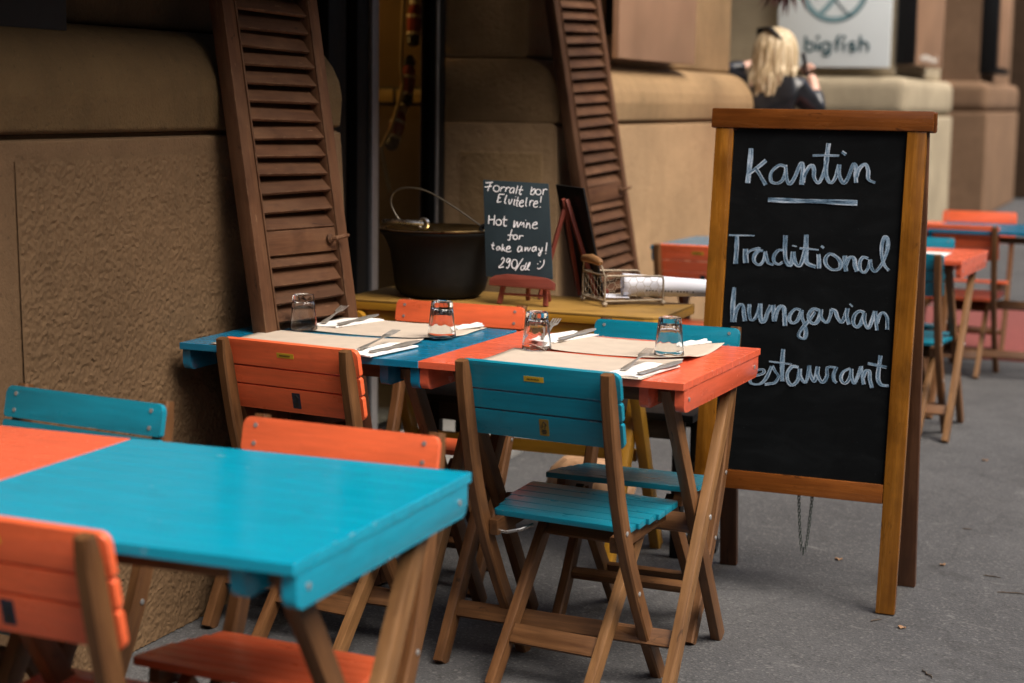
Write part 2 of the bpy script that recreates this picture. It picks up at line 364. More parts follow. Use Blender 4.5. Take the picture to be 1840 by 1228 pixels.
def ground_mat():
    t = NT('asphalt pavement'); v = t.coord('Object'); big = t.noise(v, .9, 5, .62); mid = t.noise(v, 7, 5, .65, .6); sp = t.noise(v, 150, 3, .75); sp2 = t.noise(v, 48, 4, .75)
    vo = t.n('ShaderNodeTexVoronoi', feature='F1'); vo.inputs['Scale'].default_value = 140; t.l(v, vo.inputs['Vector'])
    c = t.ramp(big, [(.28, (.050, .050, .053)), (.72, (.100, .100, .103))])
    c = t.mix(t.math('MULTIPLY', t.ramp(mid, [(.40, (0, 0, 0)), (.70, (1, 1, 1))]), .55), c, (.052, .052, .054))
    st = t.n('ShaderNodeSeparateColor'); t.l(vo.outputs['Color'], st.inputs[0])
    c = t.mix(t.math('MULTIPLY', t.ramp(st.outputs[0], [(.86, (0, 0, 0)), (.97, (1, 1, 1))]), .35), c, (.20, .195, .19))
    c = t.mix(t.math('MULTIPLY', t.ramp(st.outputs[1], [(.86, (0, 0, 0)), (.97, (1, 1, 1))]), .4), c, (.020, .020, .021))
    c = t.mix(t.math('MULTIPLY', t.ramp(sp, [(.55, (0, 0, 0)), (.70, (1, 1, 1))]), .6), c, (.21, .21, .21))
    c = t.mix(t.math('MULTIPLY', t.ramp(sp2, [(.60, (0, 0, 0)), (.74, (1, 1, 1))]), .45), c, (.024, .024, .025))
    blot = t.ramp(t.noise(t.coord('Object', (1, 2.4, 1)), 3.1, 6, .72, 1.2), [(.62, (0, 0, 0)), (.76, (1, 1, 1))]); c = t.mix(t.math('MULTIPLY', blot, .75), c, (.23, .228, .222))
    oil = t.ramp(t.noise(t.coord('Object', (1.3, 1, 1)), 2.1, 4, .6, .5), [(.60, (0, 0, 0)), (.72, (1, 1, 1))]); c = t.mix(t.math('MULTIPLY', oil, .65), c, (.034, .033, .033))
    wn = t.noise(v, 1.6, 4, .6, 0, 'Color'); wv = t.n('ShaderNodeVectorMath', operation='ADD'); t.l(v, wv.inputs[0]); ws = t.n('ShaderNodeVectorMath', operation='SCALE'); t.l(wn, ws.inputs[0]); ws.inputs['Scale'].default_value = .5; t.l(ws.outputs[0], wv.inputs[1])
    ck = t.n('ShaderNodeTexVoronoi', feature='DISTANCE_TO_EDGE'); ck.inputs['Scale'].default_value = .55; t.l(wv.outputs[0], ck.inputs['Vector'])
    crack = t.ramp(ck.outputs['Distance'], [(.0015, (1, 1, 1)), (.005, (0, 0, 0))]); c = t.mix(t.math('MULTIPLY', crack, .22), c, (.018, .017, .016))
    t.col(c); t.rough(.88); t.b.inputs['Specular IOR Level'].default_value = .25
    t.bump(t.math('SUBTRACT', t.math('ADD', t.math('ADD', sp, sp2), t.math('MULTIPLY', vo.outputs['Distance'], 1.2)), t.math('MULTIPLY', crack, .4)), .4, .003); return t.m
M['ground'] = ground_mat()

# ------------------------------------------------------------------ setting
g = MB(); g.add([(-60, -60, 0), (3.4, -60, 0), (3.4, 160, 0), (-60, 160, 0)], [(0, 1, 2, 3)]); o = g.build('pavement', M['ground'], None, 0); tag(o, kind='structure')
g = MB(); g.add([(3.6, -60, -.13), (60, -60, -.13), (60, 160, -.13), (3.6, 160, -.13)], [(0, 1, 2, 3)]); o = g.build('road', M['ground'], None, 0); tag(o, kind='structure')
g = MB().box((3.5, 50, -.06), (.2, 220, .14), .01); o = g.build('kerb', M['kerb'], None); tag(o, kind='structure')

def course_poly(xf=0.0, back=-.5):
    return [(back, 1.216), (xf-.004, 1.216), (xf+.010, 1.222), (xf+.016, 1.30), (xf+.008, 1.345), (xf-.012, 1.385), (xf-.038, 1.418), (xf-.072, 1.444), (xf-.105, 1.457), (xf-.13, 1.462), (back, 1.462)]
def extrude_y(mb, poly, y0, y1, bev=0):
    # poly in (X,z); front face towards -Y
    mb.prism(poly, (0, y0, 0), (1, 0, 0), (0, 0, 1), y1-y0, bev, 3); return mb
def rusticated_wall(label, y0, y1, back=-.5, panels=(), jamb_panel=False, mats=('plaster', 'plaster_course', 'plaster_upper', 'stucco_rough'), top=4.2):
    root = empty('rusticated_wall', (0, y0, 0), 0, label, 'wall')
    def fin(mb, nm, mt):
        ob = mb.build(nm, M[mt], root); ob.matrix_parent_inverse = Matrix.Translation((0, -y0, 0)); return ob
    base = fin(extrude_y(MB(), [(back, 0), (.026, 0), (.012, .5), (0, 1.168), (0, 1.203), (-.016, 1.206), (-.016, 1.2155), (back, 1.2155)], y0, y1, .006), 'wall_base', mats[0])
    for v_ in base.data.vertices:
        if v_.co.y > y1-.02: v_.co.y += .075*max(0, 1.2-v_.co.z)/1.2+.02*(v_.co.z < 1.203)
    fin(extrude_y(MB(), course_poly(0, back), y0, y1, .008), 'rounded_course', mats[1])
    fin(extrude_y(MB(), [(back, 1.4625), (-.125, 1.4625), (-.125, top), (back, top)], y0, y1, .02), 'upper_wall', mats[2])
    if panels:
        mb = MB()
        for a, b in panels:
            st = .0031 if b > 0 else .02; ny, nz = int((b-a)/st), int(1.162/st); n0 = len(mb.v); vs, fs = [], []
            for i in range(ny+1):
                for j in range(nz+1):
                    y_, z_ = a+(b-a)*i/ny, .003+1.162*j/nz; P = Vector((y_*108, z_*98, 0)); e = min(1, min(y_-a, b-y_, 1.165-z_)/.012)
                    h_ = .0034*noise.noise(P+Vector((noise.noise(P*.6), noise.noise(P*.6+Vector((9, 3, 1))), 0))*.6)+.0016*noise.noise(P*2.1)+.0022*noise.noise(P*.30)
                    vs.append((.026-.026*z_/1.166+.0035+max(-.003, h_)*max(0, e), y_, z_))
            for i in range(ny):
                for j in range(nz): k = i*(nz+1)+j; fs.append((k, k+nz+1, k+nz+2, k+1))
            mb.add(vs, fs)
        fin(mb, 'rough_panel', mats[3])
    if jamb_panel:
        mb = MB(); mb.prism([(back+.10, .02), (-.055, .02), (-.055, 1.10), (back+.10, 1.10)], (0, y0-.003, 0), (1, 0, 0), (0, 0, 1), .012, .004); fin(mb, 'jamb_panel', mats[1])
    return root
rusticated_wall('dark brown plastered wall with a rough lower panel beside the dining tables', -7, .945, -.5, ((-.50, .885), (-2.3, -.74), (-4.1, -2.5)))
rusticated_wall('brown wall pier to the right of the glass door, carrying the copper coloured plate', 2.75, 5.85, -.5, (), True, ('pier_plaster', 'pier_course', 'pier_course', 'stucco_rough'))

# farther pier with the pale sign, its rounded course wrapping the corner
root = empty('stone_pier', (0, 11.2, 0), 0, 'buff stone pier carrying the pale sign with teal lettering', 'pier')
def far_part(nm, c, s, mt, bev): ob = MB().box(c, s, bev, 5).build(nm, M[mt], root, 40); ob.matrix_parent_inverse = Matrix.Translation((0, -root.location.y, 0)); return ob
far_part('pier_base', (-1.0, 12.7, .60), (2.06, 3.0, 1.2), 'stone_far', .03)
far_part('rounded_course', (-1.0, 12.7, 1.375), (2.06, 3.0, .34), 'stone_far', .11)
far_part('pier_shaft', (-1.1, 12.75, 2.9), (2.0, 2.8, 2.7), 'stone_far', .03)
root = empty('stone_pier', (0, 17.4, 0), 0, 'pinkish brown granite pier farthest along the street', 'pier')
far_part('pier_base', (-1.0, 19.3, .62), (2.06, 3.8, 1.24), 'stone_pink', .03)
far_part('rounded_course', (-1.0, 19.3, 1.42), (2.06, 3.8, .36), 'stone_pink', .12)
far_part('pier_shaft', (-1.1, 19.35, 2.9), (2.0, 3.6, 2.7), 'stone_pink', .03)
o = MB().box((-3.2, 13.5, 2.1), (2.6, 15.3, 4.2), 0).build('recessed_wall', M['stone_far'], None); tag(o, 'buff wall set back between the stone piers', 'wall')
o = MB().box((-.9, 34, 5), (2.2, 24, 10), .05).build('dark_building', M['stone_dark'], None); tag(o, 'dark brown building at the far end of the street', 'building')

# facade above and the houses opposite
root = empty('blocker', (0, -1.3, 2.3), 0, 'narrow brown canvas awning added above the picture to shade the wall', 'blocker')  # unseen canopy added to keep overhead light off the wall
mb = MB(); mb.prism([(-.12, 2.62), (.74, 2.22), (.74, 2.08), (.75, 2.08), (.75, 2.225), (-.12, 2.64)], (0, -5, 0), (1, 0, 0), (0, 0, 1), 7.6); ob = mb.build('canvas', M['sign_dark'], root); ob.matrix_parent_inverse = Matrix.Translation((0, 1.3, -2.3))
for yy in (-4.9, -1.2, 2.5): ob = MB().bar((-.12, yy, 2.2), (.72, yy, 2.20), .02, .02).build('arm', M['black'], root); ob.matrix_parent_inverse = Matrix.Translation((0, 1.3, -2.3))
o = MB().box((4, -30, 6), (44, 6, 12), .05).build('apartment_building', M['stone_pink'], None); tag(o, 'brown apartment house across the street behind the viewer', 'building')
o = MB().box((14, 62, 6), (30, 8, 12), .05).build('apartment_building', M['stone_pink'], None); tag(o, 'brown apartment house closing the far end of the street', 'building')
root = empty('apartment_facade', (0, 10, 4.2), 0, 'tall brown facade of the apartment house above the wall', 'building')
mb = MB().box((-1.6, 8, 9.1), (2.9, 44, 9.8), .02); ob = mb.build('facade_wall', M['plaster_upper'], root); ob.matrix_parent_inverse = Matrix.Translation((0, -10, -4.2))
for fl in (5.6, 8.8, 11.8):
    for yy in range(-12, 30, 4):
        ob = MB().box((-.14, yy, fl), (.06, 1.2, 1.9), .01).build('window_frame', M['dark_wood'], root); ob.matrix_parent_inverse = Matrix.Translation((0, -10, -4.2))
        gl = MB().box((-.10, yy, fl), (.02, 1.04, 1.74), 0).build('window_pane', M['black'], ob)
root = empty('apartment_building', (15, 8, -.13), 0, 'pale apartment house on the opposite side of the street', 'building')
ob = MB().box((18, 8, 5.9), (6, 80, 12), .02).build('wall', M['stone_far'], root); ob.matrix_parent_inverse = Matrix.Translation((-15, -8, .13))
for fl in (1.6, 5.0, 8.2):
    for yy in range(-22, 40, 4):
        ob = MB().box((14.97, yy, fl), (.1, 1.3, 2.0), .01).build('window_frame', M['dark_wood'], root); ob.matrix_parent_inverse = Matrix.Translation((-15, -8, .13))
        MB().box((14.93, yy, fl), (.04, 1.1, 1.8), 0).build('window_pane', M['black'], ob)

# ---------------------------------------------------------------- the entrance: room, frames, panes
room = empty('restaurant_room', (-1.4, 1.8, 0), 0, 'dim olive room behind the glass door with a row of tiles', 'room')
def rp(mb, nm, mt, par=None): ob = mb.build(nm, M[mt], par or room); ob.matrix_parent_inverse = Matrix.Translation((1.4, -1.8, 0)) if not par else Matrix(); return ob
rp(MB().box((-2.9, 1.8, 1.6), (.1, 3.2, 3.2), 0), 'back_wall', 'olive_room')
rp(MB().box((-1.7, 3.36, 1.6), (2.4, .1, 3.2), 0), 'side_wall', 'olive_room')
rp(MB().box((-1.7, .3, 1.6), (2.4, .1, 3.2), 0), 'side_wall', 'olive_room')
rp(MB().box((-1.7, 1.83, 3.25), (2.4, 3.0, .1), 0), 'ceiling', 'olive_room')
rp(MB().box((-1.7, 1.83, .02), (2.4, 2.95, .04), 0), 'room_floor', 'grey_step')
mb = MB()
for i in range(12): mb.box((-.66-.083*i, 3.300, 1.313), (.070, .014, .056), .004)
rp(mb, 'tile_row', 'tile')
rp(MB().box((-1.15, 3.306, 1.313), (1.1, .008, .075), .001), 'tile_grout', 'black')
rp(MB().box((-.52, .62, 2.0), (.04, .66, 4.2), 0), 'front_wall', 'olive_room'); rp(MB().box((-.52, 3.05, 2.0), (.04, .5, 4.2), 0), 'front_wall', 'olive_room')
ob = rp(MB().box((-.30, 1.85, 3.4), (.55, 1.8, 1.6), .005), 'lintel', 'plaster_upper')

door = empty('glass_door', (-.5, 1.85, 0), 0, 'glass shop door with black posts and one bright metal strip', 'door')
def dp(mb, nm, mt): ob = mb.build(nm, M[mt], door); ob.matrix_parent_inverse = Matrix.Translation((.5, -1.85, 0)); return ob
for ya, yb in ((.955, 1.0), (1.77, 1.90), (1.985, 2.075), (2.665, 2.745)):
    dp(MB().box((-.5, (ya+yb)/2, 1.3), (.07, yb-ya, 2.6), .003), 'post', 'black')
dp(MB().box((-.459, 2.10, 1.3), (.018, .05, 2.58), .004), 'metal_strip', 'alu')
dp(MB().box((-.463, 2.662, 1.3), (.010, .012, 2.58), .002), 'metal_strip', 'alu')
for ya, yb in ((1.0, 1.77), (1.90, 1.985), (2.075, 2.665)):
    dp(MB().box((-.5, (ya+yb)/2, 1.33), (.008, yb-ya-.002, 2.5), 0), 'pane', 'pane')
    dp(MB().box((-.5, (ya+yb)/2, .05), (.06, yb-ya-.003, .06), .003), 'bottom_rail', 'black')
o = MB().box((-.22, 1.85, .0225), (.50, 1.795, .045), .006).build('door_step', M['grey_step'], None); tag(o, 'worn grey stone step in the doorway', 'step')

# warm lamp inside
lamp = empty('pendant_lamp', (-1.2, 2.75, 1.70), 0, 'small warm lit lamp hanging inside the restaurant', 'lamp')
MB().lathe([(0, -.045), (.03, -.035), (.042, 0), (.03, .035), (.012, .05), (0, .05)], n=20).build('bulb', None, lamp)
bm_ = bpy.data.materials.new('warm bulb'); bm_.use_nodes = True; b_ = bm_.node_tree.nodes['Principled BSDF']
b_.inputs['Emission Color'].default_value = (1, .55, .15, 1); b_.inputs['Emission Strength'].default_value = 62
[x for x in bpy.data.objects if x.parent == lamp][0].data.materials.append(bm_)
MB().tube([(0, 0, .05), (0, 0, 1.5)], .004, 6).build('cord', M['black'], lamp)

# felt bundles on a rope inside the door
gar = empty('felt_garland', (-.7, 2.8, .9), 0, 'rope with red and black felt bundles hanging behind the door glass', 'garland')
def gp(mb, nm, mt): ob = mb.build(nm, M[mt], gar); ob.matrix_parent_inverse = Matrix.Translation((.7, -2.8, -.9)); return ob
gp(MB().tube([(-.7, 2.86, 2.3), (-.7, 2.852, 1.69), (-.7, 2.83, 1.43), (-.7, 2.85, 1.36), (-.7, 2.806, 1.27), (-.7, 2.74, 1.18), (-.7, 2.655, 1.11), (-.7, 2.69, 1.02), (-.7, 2.735, .93)], .008, 6), 'rope', 'rope')
def bundle(c, d, k):
    c = Vector(c); d = Vector(d).normalized(); k_ = .72
    gp(MB().tube([c-d*0.0684, c-d*0.0648, c-d*0.0144, c+d*0.036, c+d*0.054], [0.016, 0.0272, 0.032, 0.0272, 0.012], 10), 'felt_body', 'red_cloth')
    gp(MB().tube([c-d*0.072, c-d*0.0612], .030, 10), 'felt_trim', 'white_cloth'); gp(MB().tube([c-d*0.0036, c+d*0.0086], .0335, 10), 'felt_trim', 'white_cloth')
    gp(MB().tube([c-d*0.1188, c-d*0.108, c-d*0.0828, c-d*0.072], [0.012, 0.0256, 0.028, 0.0224], 10), 'felt_boot', 'black')
    gp(MB().tube([c+d*0.0504, c+d*0.072, c+d*0.0936], [0.024, 0.0272, 0.0096], 10), 'felt_cap', 'black' if k else 'white_cloth')
bundle((-.7, 2.96, 1.63), (.0, .12, 1), 0); bundle((-.7, 2.90, 1.385), (0, .2, 1), 1); bundle((-.7, 2.80, 1.20), (0, .62, 1), 0)

# ---------------------------------------------------------------- plates and signs on the walls
root = empty('wall_plate', (.0, 4.09, 1.8), 0, 'copper brown metal plate mounted on the pier above the rounded course', 'plate')
mb = MB().box((-.015, 4.09, 1.84), (.03, 1.19, .71), .004); ob = mb.build('plate', M['bronze'], root); ob.matrix_parent_inverse = Matrix.Translation((0, -4.09, -1.8))
for yy in (3.7, 4.48):
    ob = MB().box((-.095, yy, 1.84), (.06, .04, .5), .002).build('bracket', M['black'], root); ob.matrix_parent_inverse = Matrix.Translation((0, -4.09, -1.8))
root = empty('wall_plate', (.0, 12.2, 2.0), 0, 'dark brown glossy plate on the front of the buff stone pier', 'plate')
ob = MB().box((-.02, 12.2, 2.15), (.16, 1.7, 1.0), .004).build('plate', M['bronze'], root); ob.matrix_parent_inverse = Matrix.Translation((0, -12.2, -2.0))
ob = MB().box((-.02, 11.345, 2.15), (.162, .02, 1.0), .002).build('edge_frame', M['black'], root); ob.matrix_parent_inverse = Matrix.Translation((0, -12.2, -2.0))
mb = MB()
for i in range(14): mb.box((.062, 11.65+.075*i, 1.72+random.uniform(-.01, .01)), (.004, .045, random.uniform(.03, .06)), 0)
ob = mb.build('small_print', M['white_cloth'], root); ob.matrix_parent_inverse = Matrix.Translation((0, -12.2, -2.0))
root = empty('display_case', (.0, 18.4, 2.0), 0, 'narrow dark display case on the far granite pier', 'display case')
ob = MB().box((-.02, 18.3, 2.25), (.2, 1.5, 1.1), .01).build('case_frame', M['black'], root); ob.matrix_parent_inverse = Matrix.Translation((0, -18.4, -2.0))
ob = MB().box((.085, 18.3, 2.25), (.02, 1.2, .95), .004).build('case_panel', M['bronze'], root); ob.matrix_parent_inverse = Matrix.Translation((0, -18.4, -2.0))
sg = empty('shop_sign', (-.62, 11.25, 1.62), 0, 'pale blue shop sign with teal ring emblem reading bigfish', 'sign')
MB().box((0, 0, .62), (.965, .05, 1.24), .004).build('sign_board', M['sign_white'], sg)
def arc(cx, cz, r, a0, a1, wd, y, n=40, sq=1):
    mb = MB(); vs, fs = [], []
    for i in range(n+1):
        a = R(a0+(a1-a0)*i/n)
        for rr in (r-wd/2, r+wd/2): vs.append((cx+rr*math.cos(a), y, cz+rr*math.sin(a)*sq))
    for i in range(n): fs.append((2*i, 2*i+1, 2*i+3, 2*i+2))
    mb.add(vs, fs); return mb
arc(0, .665, .262, 0, 360, .042, -.0275, 60).build('emblem_ring', M['sign_teal_light'], sg, 0)
arc(0, .665, .285, 150, 390, .010, -.0285, 60).build('emblem_ring', M['sign_teal'], sg, 0)
def band(pts, wd, y):
    P = [Vector(p) for p in pts]; vs, fs = [], []
    for i, p in enumerate(P):
        t = (P[min(i+1, len(P)-1)]-P[max(i-1, 0)]).normalized(); q_ = Vector((-t.y, t.x))*wd/2
        vs += [(p.x-q_.x, y, .665+p.y-q_.y), (p.x+q_.x, y, .665+p.y+q_.y)]
    for i in range(len(P)-1): fs.append((2*i, 2*i+1, 2*i+3, 2*i+2))
    mb = MB(); mb.add(vs, fs); return mb
def curve2(sx): return [(sx*(-.150+.30*t-.03*math.sin(t*3.14)), -.235+.10*t+.28*t**2.2) for t in [i/16 for i in range(17)]]
band(curve2(1), .046, -.0295).build('emblem_band', M['sign_teal_light'], sg, 0)
band(curve2(-1), .014, -.0305).build('emblem_band', M['sign_teal'], sg, 0)
def text_mesh(body, name, size, mat, parent, loc, rot, bold=0., space=1.):
    cu = bpy.data.curves.new(name, 'FONT'); cu.body = body; cu.size = size; cu.align_x = 'CENTER'; cu.offset = bold; cu.space_character = space
    tmp = bpy.data.objects.new(name, cu); col.objects.link(tmp); bpy.context.view_layer.update()
    me = bpy.data.meshes.new_from_object(tmp.evaluated_get(bpy.context.evaluated_depsgraph_get())); bpy.data.objects.remove(tmp)
    ob = bpy.data.objects.new(name, me); col.objects.link(ob); me.materials.clear(); me.materials.append(mat); ob.parent = parent; ob.location = loc; ob.rotation_euler = rot; return ob
def letters(strokes, wd, y):
    mb = MB()
    for S_ in strokes:
        P = [Vector(((1300+a/5.41-1440)*.00476-.264, 0, 1.764-(b/5.41-90)*.0047-1.62)) for a, b in S_]; dd = P[0]
        vs, fs = [], []
        for i, p in enumerate(P):
            t = (P[min(i+1, len(P)-1)]-P[max(i-1, 0)]).normalized(); q_ = Vector((-t.z, 0, t.x))*wd/2
            vs += [p-q_+Vector((0, y-i*2e-5, 0)), p+q_+Vector((0, y-i*2e-5, 0))]
        for i in range(len(P)-1): fs.append((2*i, 2*i+1, 2*i+3, 2*i+2))
        mb.add(vs, fs); y -= 4e-4
    return mb
def circ(cx, cy, rx, ry, a0=0, a1=360, n=24): return [(cx+rx*math.cos(R(a0+(a1-a0)*i/n)), cy+ry*math.sin(R(a0+(a1-a0)*i/n))) for i in range(n+1)]
letters([[(790, 352), (790, 425), (790, 497)], circ(832, 455, 42, 42), [(912, 410), (912, 450), (912, 497)], circ(912, 362, 6, 6), circ(990, 455, 42, 42), [(1032, 412), (1032, 500)]+circ(994, 505, 38, 36, 0, 150, 12),
         circ(1124, 385, 26, 34, 285, 180, 10)+[(1098, 420), (1098, 497)], [(1074, 412), (1100, 412), (1130, 412)], [(1165, 410), (1165, 450), (1165, 497)], circ(1165, 362, 6, 6),
         circ(1246, 432, 26, 20, -20, -270, 12)+circ(1246, 474, 28, 22, -90, 160, 12), [(1322, 348), (1322, 420), (1322, 497)], [(1322, 455)]+circ(1360, 447, 38, 36, 180, 360, 12)+[(1398, 497)]], .0225, -.0290).build('lettering', M['sign_teal'], sg, 0)

# dark notice board, upper left, only its lower edge and letter feet in view
root = empty('notice_board', (-.09, -.6, 1.44), 0, 'black notice board on the dark wall at the upper left corner', 'notice board')
MB().box((0, -.02, .35), (.05, .80, .70), .003).build('board_panel', M['black'], root)
mb = MB(); mb.box((.0275, .17, .10), (.003, .008, .07), 0); mb.tube([(.0275, .195, .07), (.0275, .21, .062), (.0275, .225, .068), (.0275, .226, .085)], .0035, 6); mb.build('lettering', M['white_cloth'], root)

# ---------------------------------------------------------------- shutters leaning on the wall
def shutter(x, y, phi, th, rho, W, label, hook):
    root = empty('louvred_shutter', (x, y, 0), 0, label, 'shutter', 'old brown shutters leaning on the wall')
    w_ = Vector((math.sin(phi), math.cos(phi), 0)); n_ = Vector((math.cos(phi), -math.sin(phi), 0))
    u_ = Vector((0, 0, 1))*math.cos(th)-n_*math.sin(th); u2 = u_*math.cos(rho)+w_*math.sin(rho); w2 = w_*math.cos(rho)-u_*math.sin(rho); nn = w2.cross(u2)
    root.matrix_world = Matrix(((w2.x, -nn.x, u2.x, x), (w2.y, -nn.y, u2.y, y), (w2.z, -nn.z, u2.z, .012), (0, 0, 0, 1)))
    # local: x along width, -y towards the viewer's side, z up
    H = 2.15; st = .053
    for xx in (st/2, W-st/2): MB().box((xx, 0, H/2), (st, .042, H), .004).build('stile', M['shutter'], root)
    mb = MB()
    for xx in (st-.004, W-st+.004): mb.box((xx, -.0225, H/2), (.006, .006, H-.2), .002)
    mb.build('bead', M['shutter'], root)
    rails = [.06, .78, H-.06]
    for zc, hh in ((.06, .12), (.935, .062), (H-.06, .12)): MB().box((W/2, 0, zc), (W-2*st, .036, hh), .003).build('rail', M['shutter'], root)
    z = .155
    while z < H-.16:
        if not .905 < z < .985:
            MB().box((W/2+random.uniform(-.0015, .0015), .0, z), (W-2*st-.001, .061, .009), .002, rot=Matrix.Rotation(R(56+random.uniform(-5, 5)), 4, 'X') @ Matrix.Rotation(R(random.uniform(-1.4, 1.4)), 4, 'Y')).build('slat', M['shutter'], root)
        z += .0465
    if hook:
        mb = MB(); mb.lathe([(0, 0), (.012, 0), (.014, .006), (.008, .012), (0, .012)], n=14)
        k = mb.build('knob_base', M['shutter'], root); k.location = (W-st-.035, -.02, .935); k.rotation_euler = (R(90), 0, 0)
        MB().tube([(0, 0, .01), (.002, -.001, .022), (.022, .002, .03), (.05, .004, .028)], [.007, .007, .006, .005], 8).build('knob', M['shutter'], k)
    return root
shutter(.262, .225, .115, .167, .015, .412, 'dark brown louvred shutter left of the doorway, behind the blue table', True)
s2 = shutter(.255, 2.76, .053, .167, -.031, .485, 'reddish brown louvred shutter right of the glass door, behind the small easels', True)

# ---------------------------------------------------------------- folding chairs
def rounded_rect(x0, x1, z0, z1, r0=.0, r1=.0, n=5):
    """corners: r0 lower radius, r1 upper radius"""
    P = []
    for cx, cz, a, r in ((x1, z0, -90, r0), (x1, z1, 0, r1), (x0, z1, 90, r1), (x0, z0, 180, r0)):
        sx = -1 if cx == x1 else 1; sz = 1 if cz == z0 else -1
        if r < 1e-4: P.append((cx, cz)); continue
        for i in range(n+1):
            t = R(a+90*i/n); P.append((cx+sx*r+r*math.cos(t), cz+sz*r+r*math.sin(t)))
    return P
STILE = [(-.1355, .742), (-.127, .70), (-.110, .62), (-.092, .54), (-.070, .46), (-.043, .385), (-.006, .305), (.042, .215), (.104, .11), (.178, 0)]
def make_chair(kind, navy):
    c = M[kind]; root = empty('folding_chair')
    for s in (-1, 1):
        hs = [.022, .034]+[.037]*7+[.036]
        MB().sweep([(s*.175, y, z) for y, z in STILE], .026, .036, (1, 0, 0), .004, hs).build('stile', M['leg'], root)
    d = Vector((0, -.205, .979)); nrm = Vector((1, 0, 0)).cross(d)      # towards -y,-z : rear
    def slat(zc, h, r0, r1):
        yc = -.1355-(zc-.742)*.205+.0245
        mb = MB(); mb.prism(rounded_rect(-.194, .194, -h/2, h/2, r0, r1), Vector((0, yc, zc))-nrm*.0065+nrm*.013, (1, 0, 0), d, .013, .0022); return mb.build('back_slat', c, root), yc
    s1, y1 = slat(.7115, .061, .004, .014); s2_, y2 = slat(.6565, .041, .004, .004); s3, y3 = slat(.604, .057, .012, .004)
    rear = nrm*.0075
    mb = MB(); mb.prism(rounded_rect(-.024, .024, -.006, .006), Vector((-.01, y1, .713))+rear, (1, 0, 0), d, .002); lb = mb.build('maker_plate', M['yellow_label'], s1)
    mb = MB()
    for i in range(9): mb.prism(rounded_rect(-.016+.0034*i, -.0142+.0034*i, -.002, .0015), Vector((-.01, y1, .713))+nrm*.0082, (1, 0, 0), d, .0004)
    mb.build('plate_print', M['dark_ink'], lb)
    mb = MB(); mb.prism(rounded_rect(-.0115, .0115, -.019, .019, .002, .002), Vector((.006, y3, .606))+rear, (1, 0, 0), d, .002); lb = mb.build('certificate_plate', M['navy_label' if navy else 'gold_label'], s3)
    mb = MB(); q = Vector((.006, y3, .606))+nrm*.0082
    mb.tube([q+Vector((a, 0, 0))+d*b for a, b in ((-.008, .002), (-.005, -.001), (-.002, .004), (-.0045, .006), (-.002, .011), (.0015, .014), (.006, .010), (.0065, .006), (.002, .004), (.002, -.003))], .0007, 5)
    for i, (b, wd) in enumerate(((-.006, .011), (-.0095, .013), (-.013, .010))): mb.prism(rounded_rect(-wd/2, wd/2, -.0011, .0011), q+d*b, (1, 0, 0), d, .0003)
    mb.build('plate_print', M['dark_ink'], lb)
    for zc, par in ((.7115, s1), (.604, s3)):
        yc = -.1355-(zc-.742)*.205+.0245
        for sx in (-1, 1):
            for k in (-.016, .016):
                o_ = Vector((sx*.168, yc, zc))+d*k-nrm*.0065; MB().tube([o_, o_-nrm*.0012], .0042, 10).build('screw_head', M['screw'], par)
    # seat
    seat = MB(); ys = [.004+.0385*i for i in range(6)]
    for i, yy in enumerate(ys):
        zz = .370+.016*(i/5); hw = .170+.020*min(1, i/3); r = .010 if i in (0, 5) else .001
        mb_poly = rounded_rect(-hw, hw, -.0184, .0184, r if i == 0 else .002, r if i == 5 else .002, 4)
        seat.prism(mb_poly, (0, yy+.0178, zz+.014), (1, 0, 0), (0, .997, .08), .013, .0012)
    seat.build('seat', c, root)
    for s in (-1, 1):
        MB().bar((s*.150, -.030, .349), (s*.150, .226, .3695), .022, .036).build('seat_rail', M['leg'], root)
        MB().bar((s*.117, .192, .358), (s*.117, -.088, 0.0015), .022, .036, (0, 1, 0)).build('rear_leg', M['leg_lit' if s > 0 else 'leg'], root)  # right-hand leg takes the lit tone
    MB().bar((-.105, -.012, .106), (.105, -.012, .106), .013, .046, (0, .6, .8)).build('stretcher', M['leg'], root)
    MB().bar((-.161, .102, .118), (.161, .102, .118), .028, .020, (0, .3, .9)).build('stretcher', M['leg'], root)
    MB().bar((-.105, .155, .318), (.105, .155, .318), .013, .034, (0, .6, .8)).build('stretcher', M['leg'], root)
    MB().tube([(-.162, -.012, .338), (-.125, -.010, .338), (-.098, .004, .344), (-.080, .03, .352)], .0042, 10).build('hinge_rod', M['steel'], root)
    def bolt(pts, rr): MB().tube(pts, rr).build('bolt', M['screw'], root)
    for s in (-1, 1):
        for y, z in ((-.045, .384), (.028, .232)):
            bolt([(s*.187, y, z), (s*.1895, y, z), (s*.1905, y, z)], [.0058, .0055, .003])
        bolt([(s*.161, -.012, .338), (s*.156, -.012, .338), (s*.150, -.012, .338)], [.0095, .011, .006])
        bolt([(s*.1605, .02, .354), (s*.163, .02, .354)], .0055); bolt([(s*.1605, .17, .365), (s*.163, .17, .365)], .0055)
    return root
protos = {'orange': make_chair('orange', True), 'teal': make_chair('teal', False)}; used = {}
GC = 'folding chairs around the tables'
def chair(kind, x, y, rz, label, cat='chair'):
    c = protos[kind] if kind not in used else copy_tree(protos[kind]); used[kind] = 1
    c.location = (x, y, 0); c.rotation_euler = (0, 0, R(rz)); return tag(c, label, 'chair', GC)
chair('teal', 1.015, .057, -7.0, 'blue folding chair with gold certificate plate, its back to us, at the coral table')
chair('orange', .385, .105, -8.0, 'orange folding chair seen from behind at the blue end of the set table')
chair('teal', 1.045, .640, 178, 'blue folding chair facing us behind the coral end of the set table, before the chalkboard')
chair('orange', .407, .785, 179, 'orange folding chair facing us below the black kettle and mustard table')
chair('orange', .926, -.940, 176.8, 'orange folding chair facing us behind the bare turquoise table')
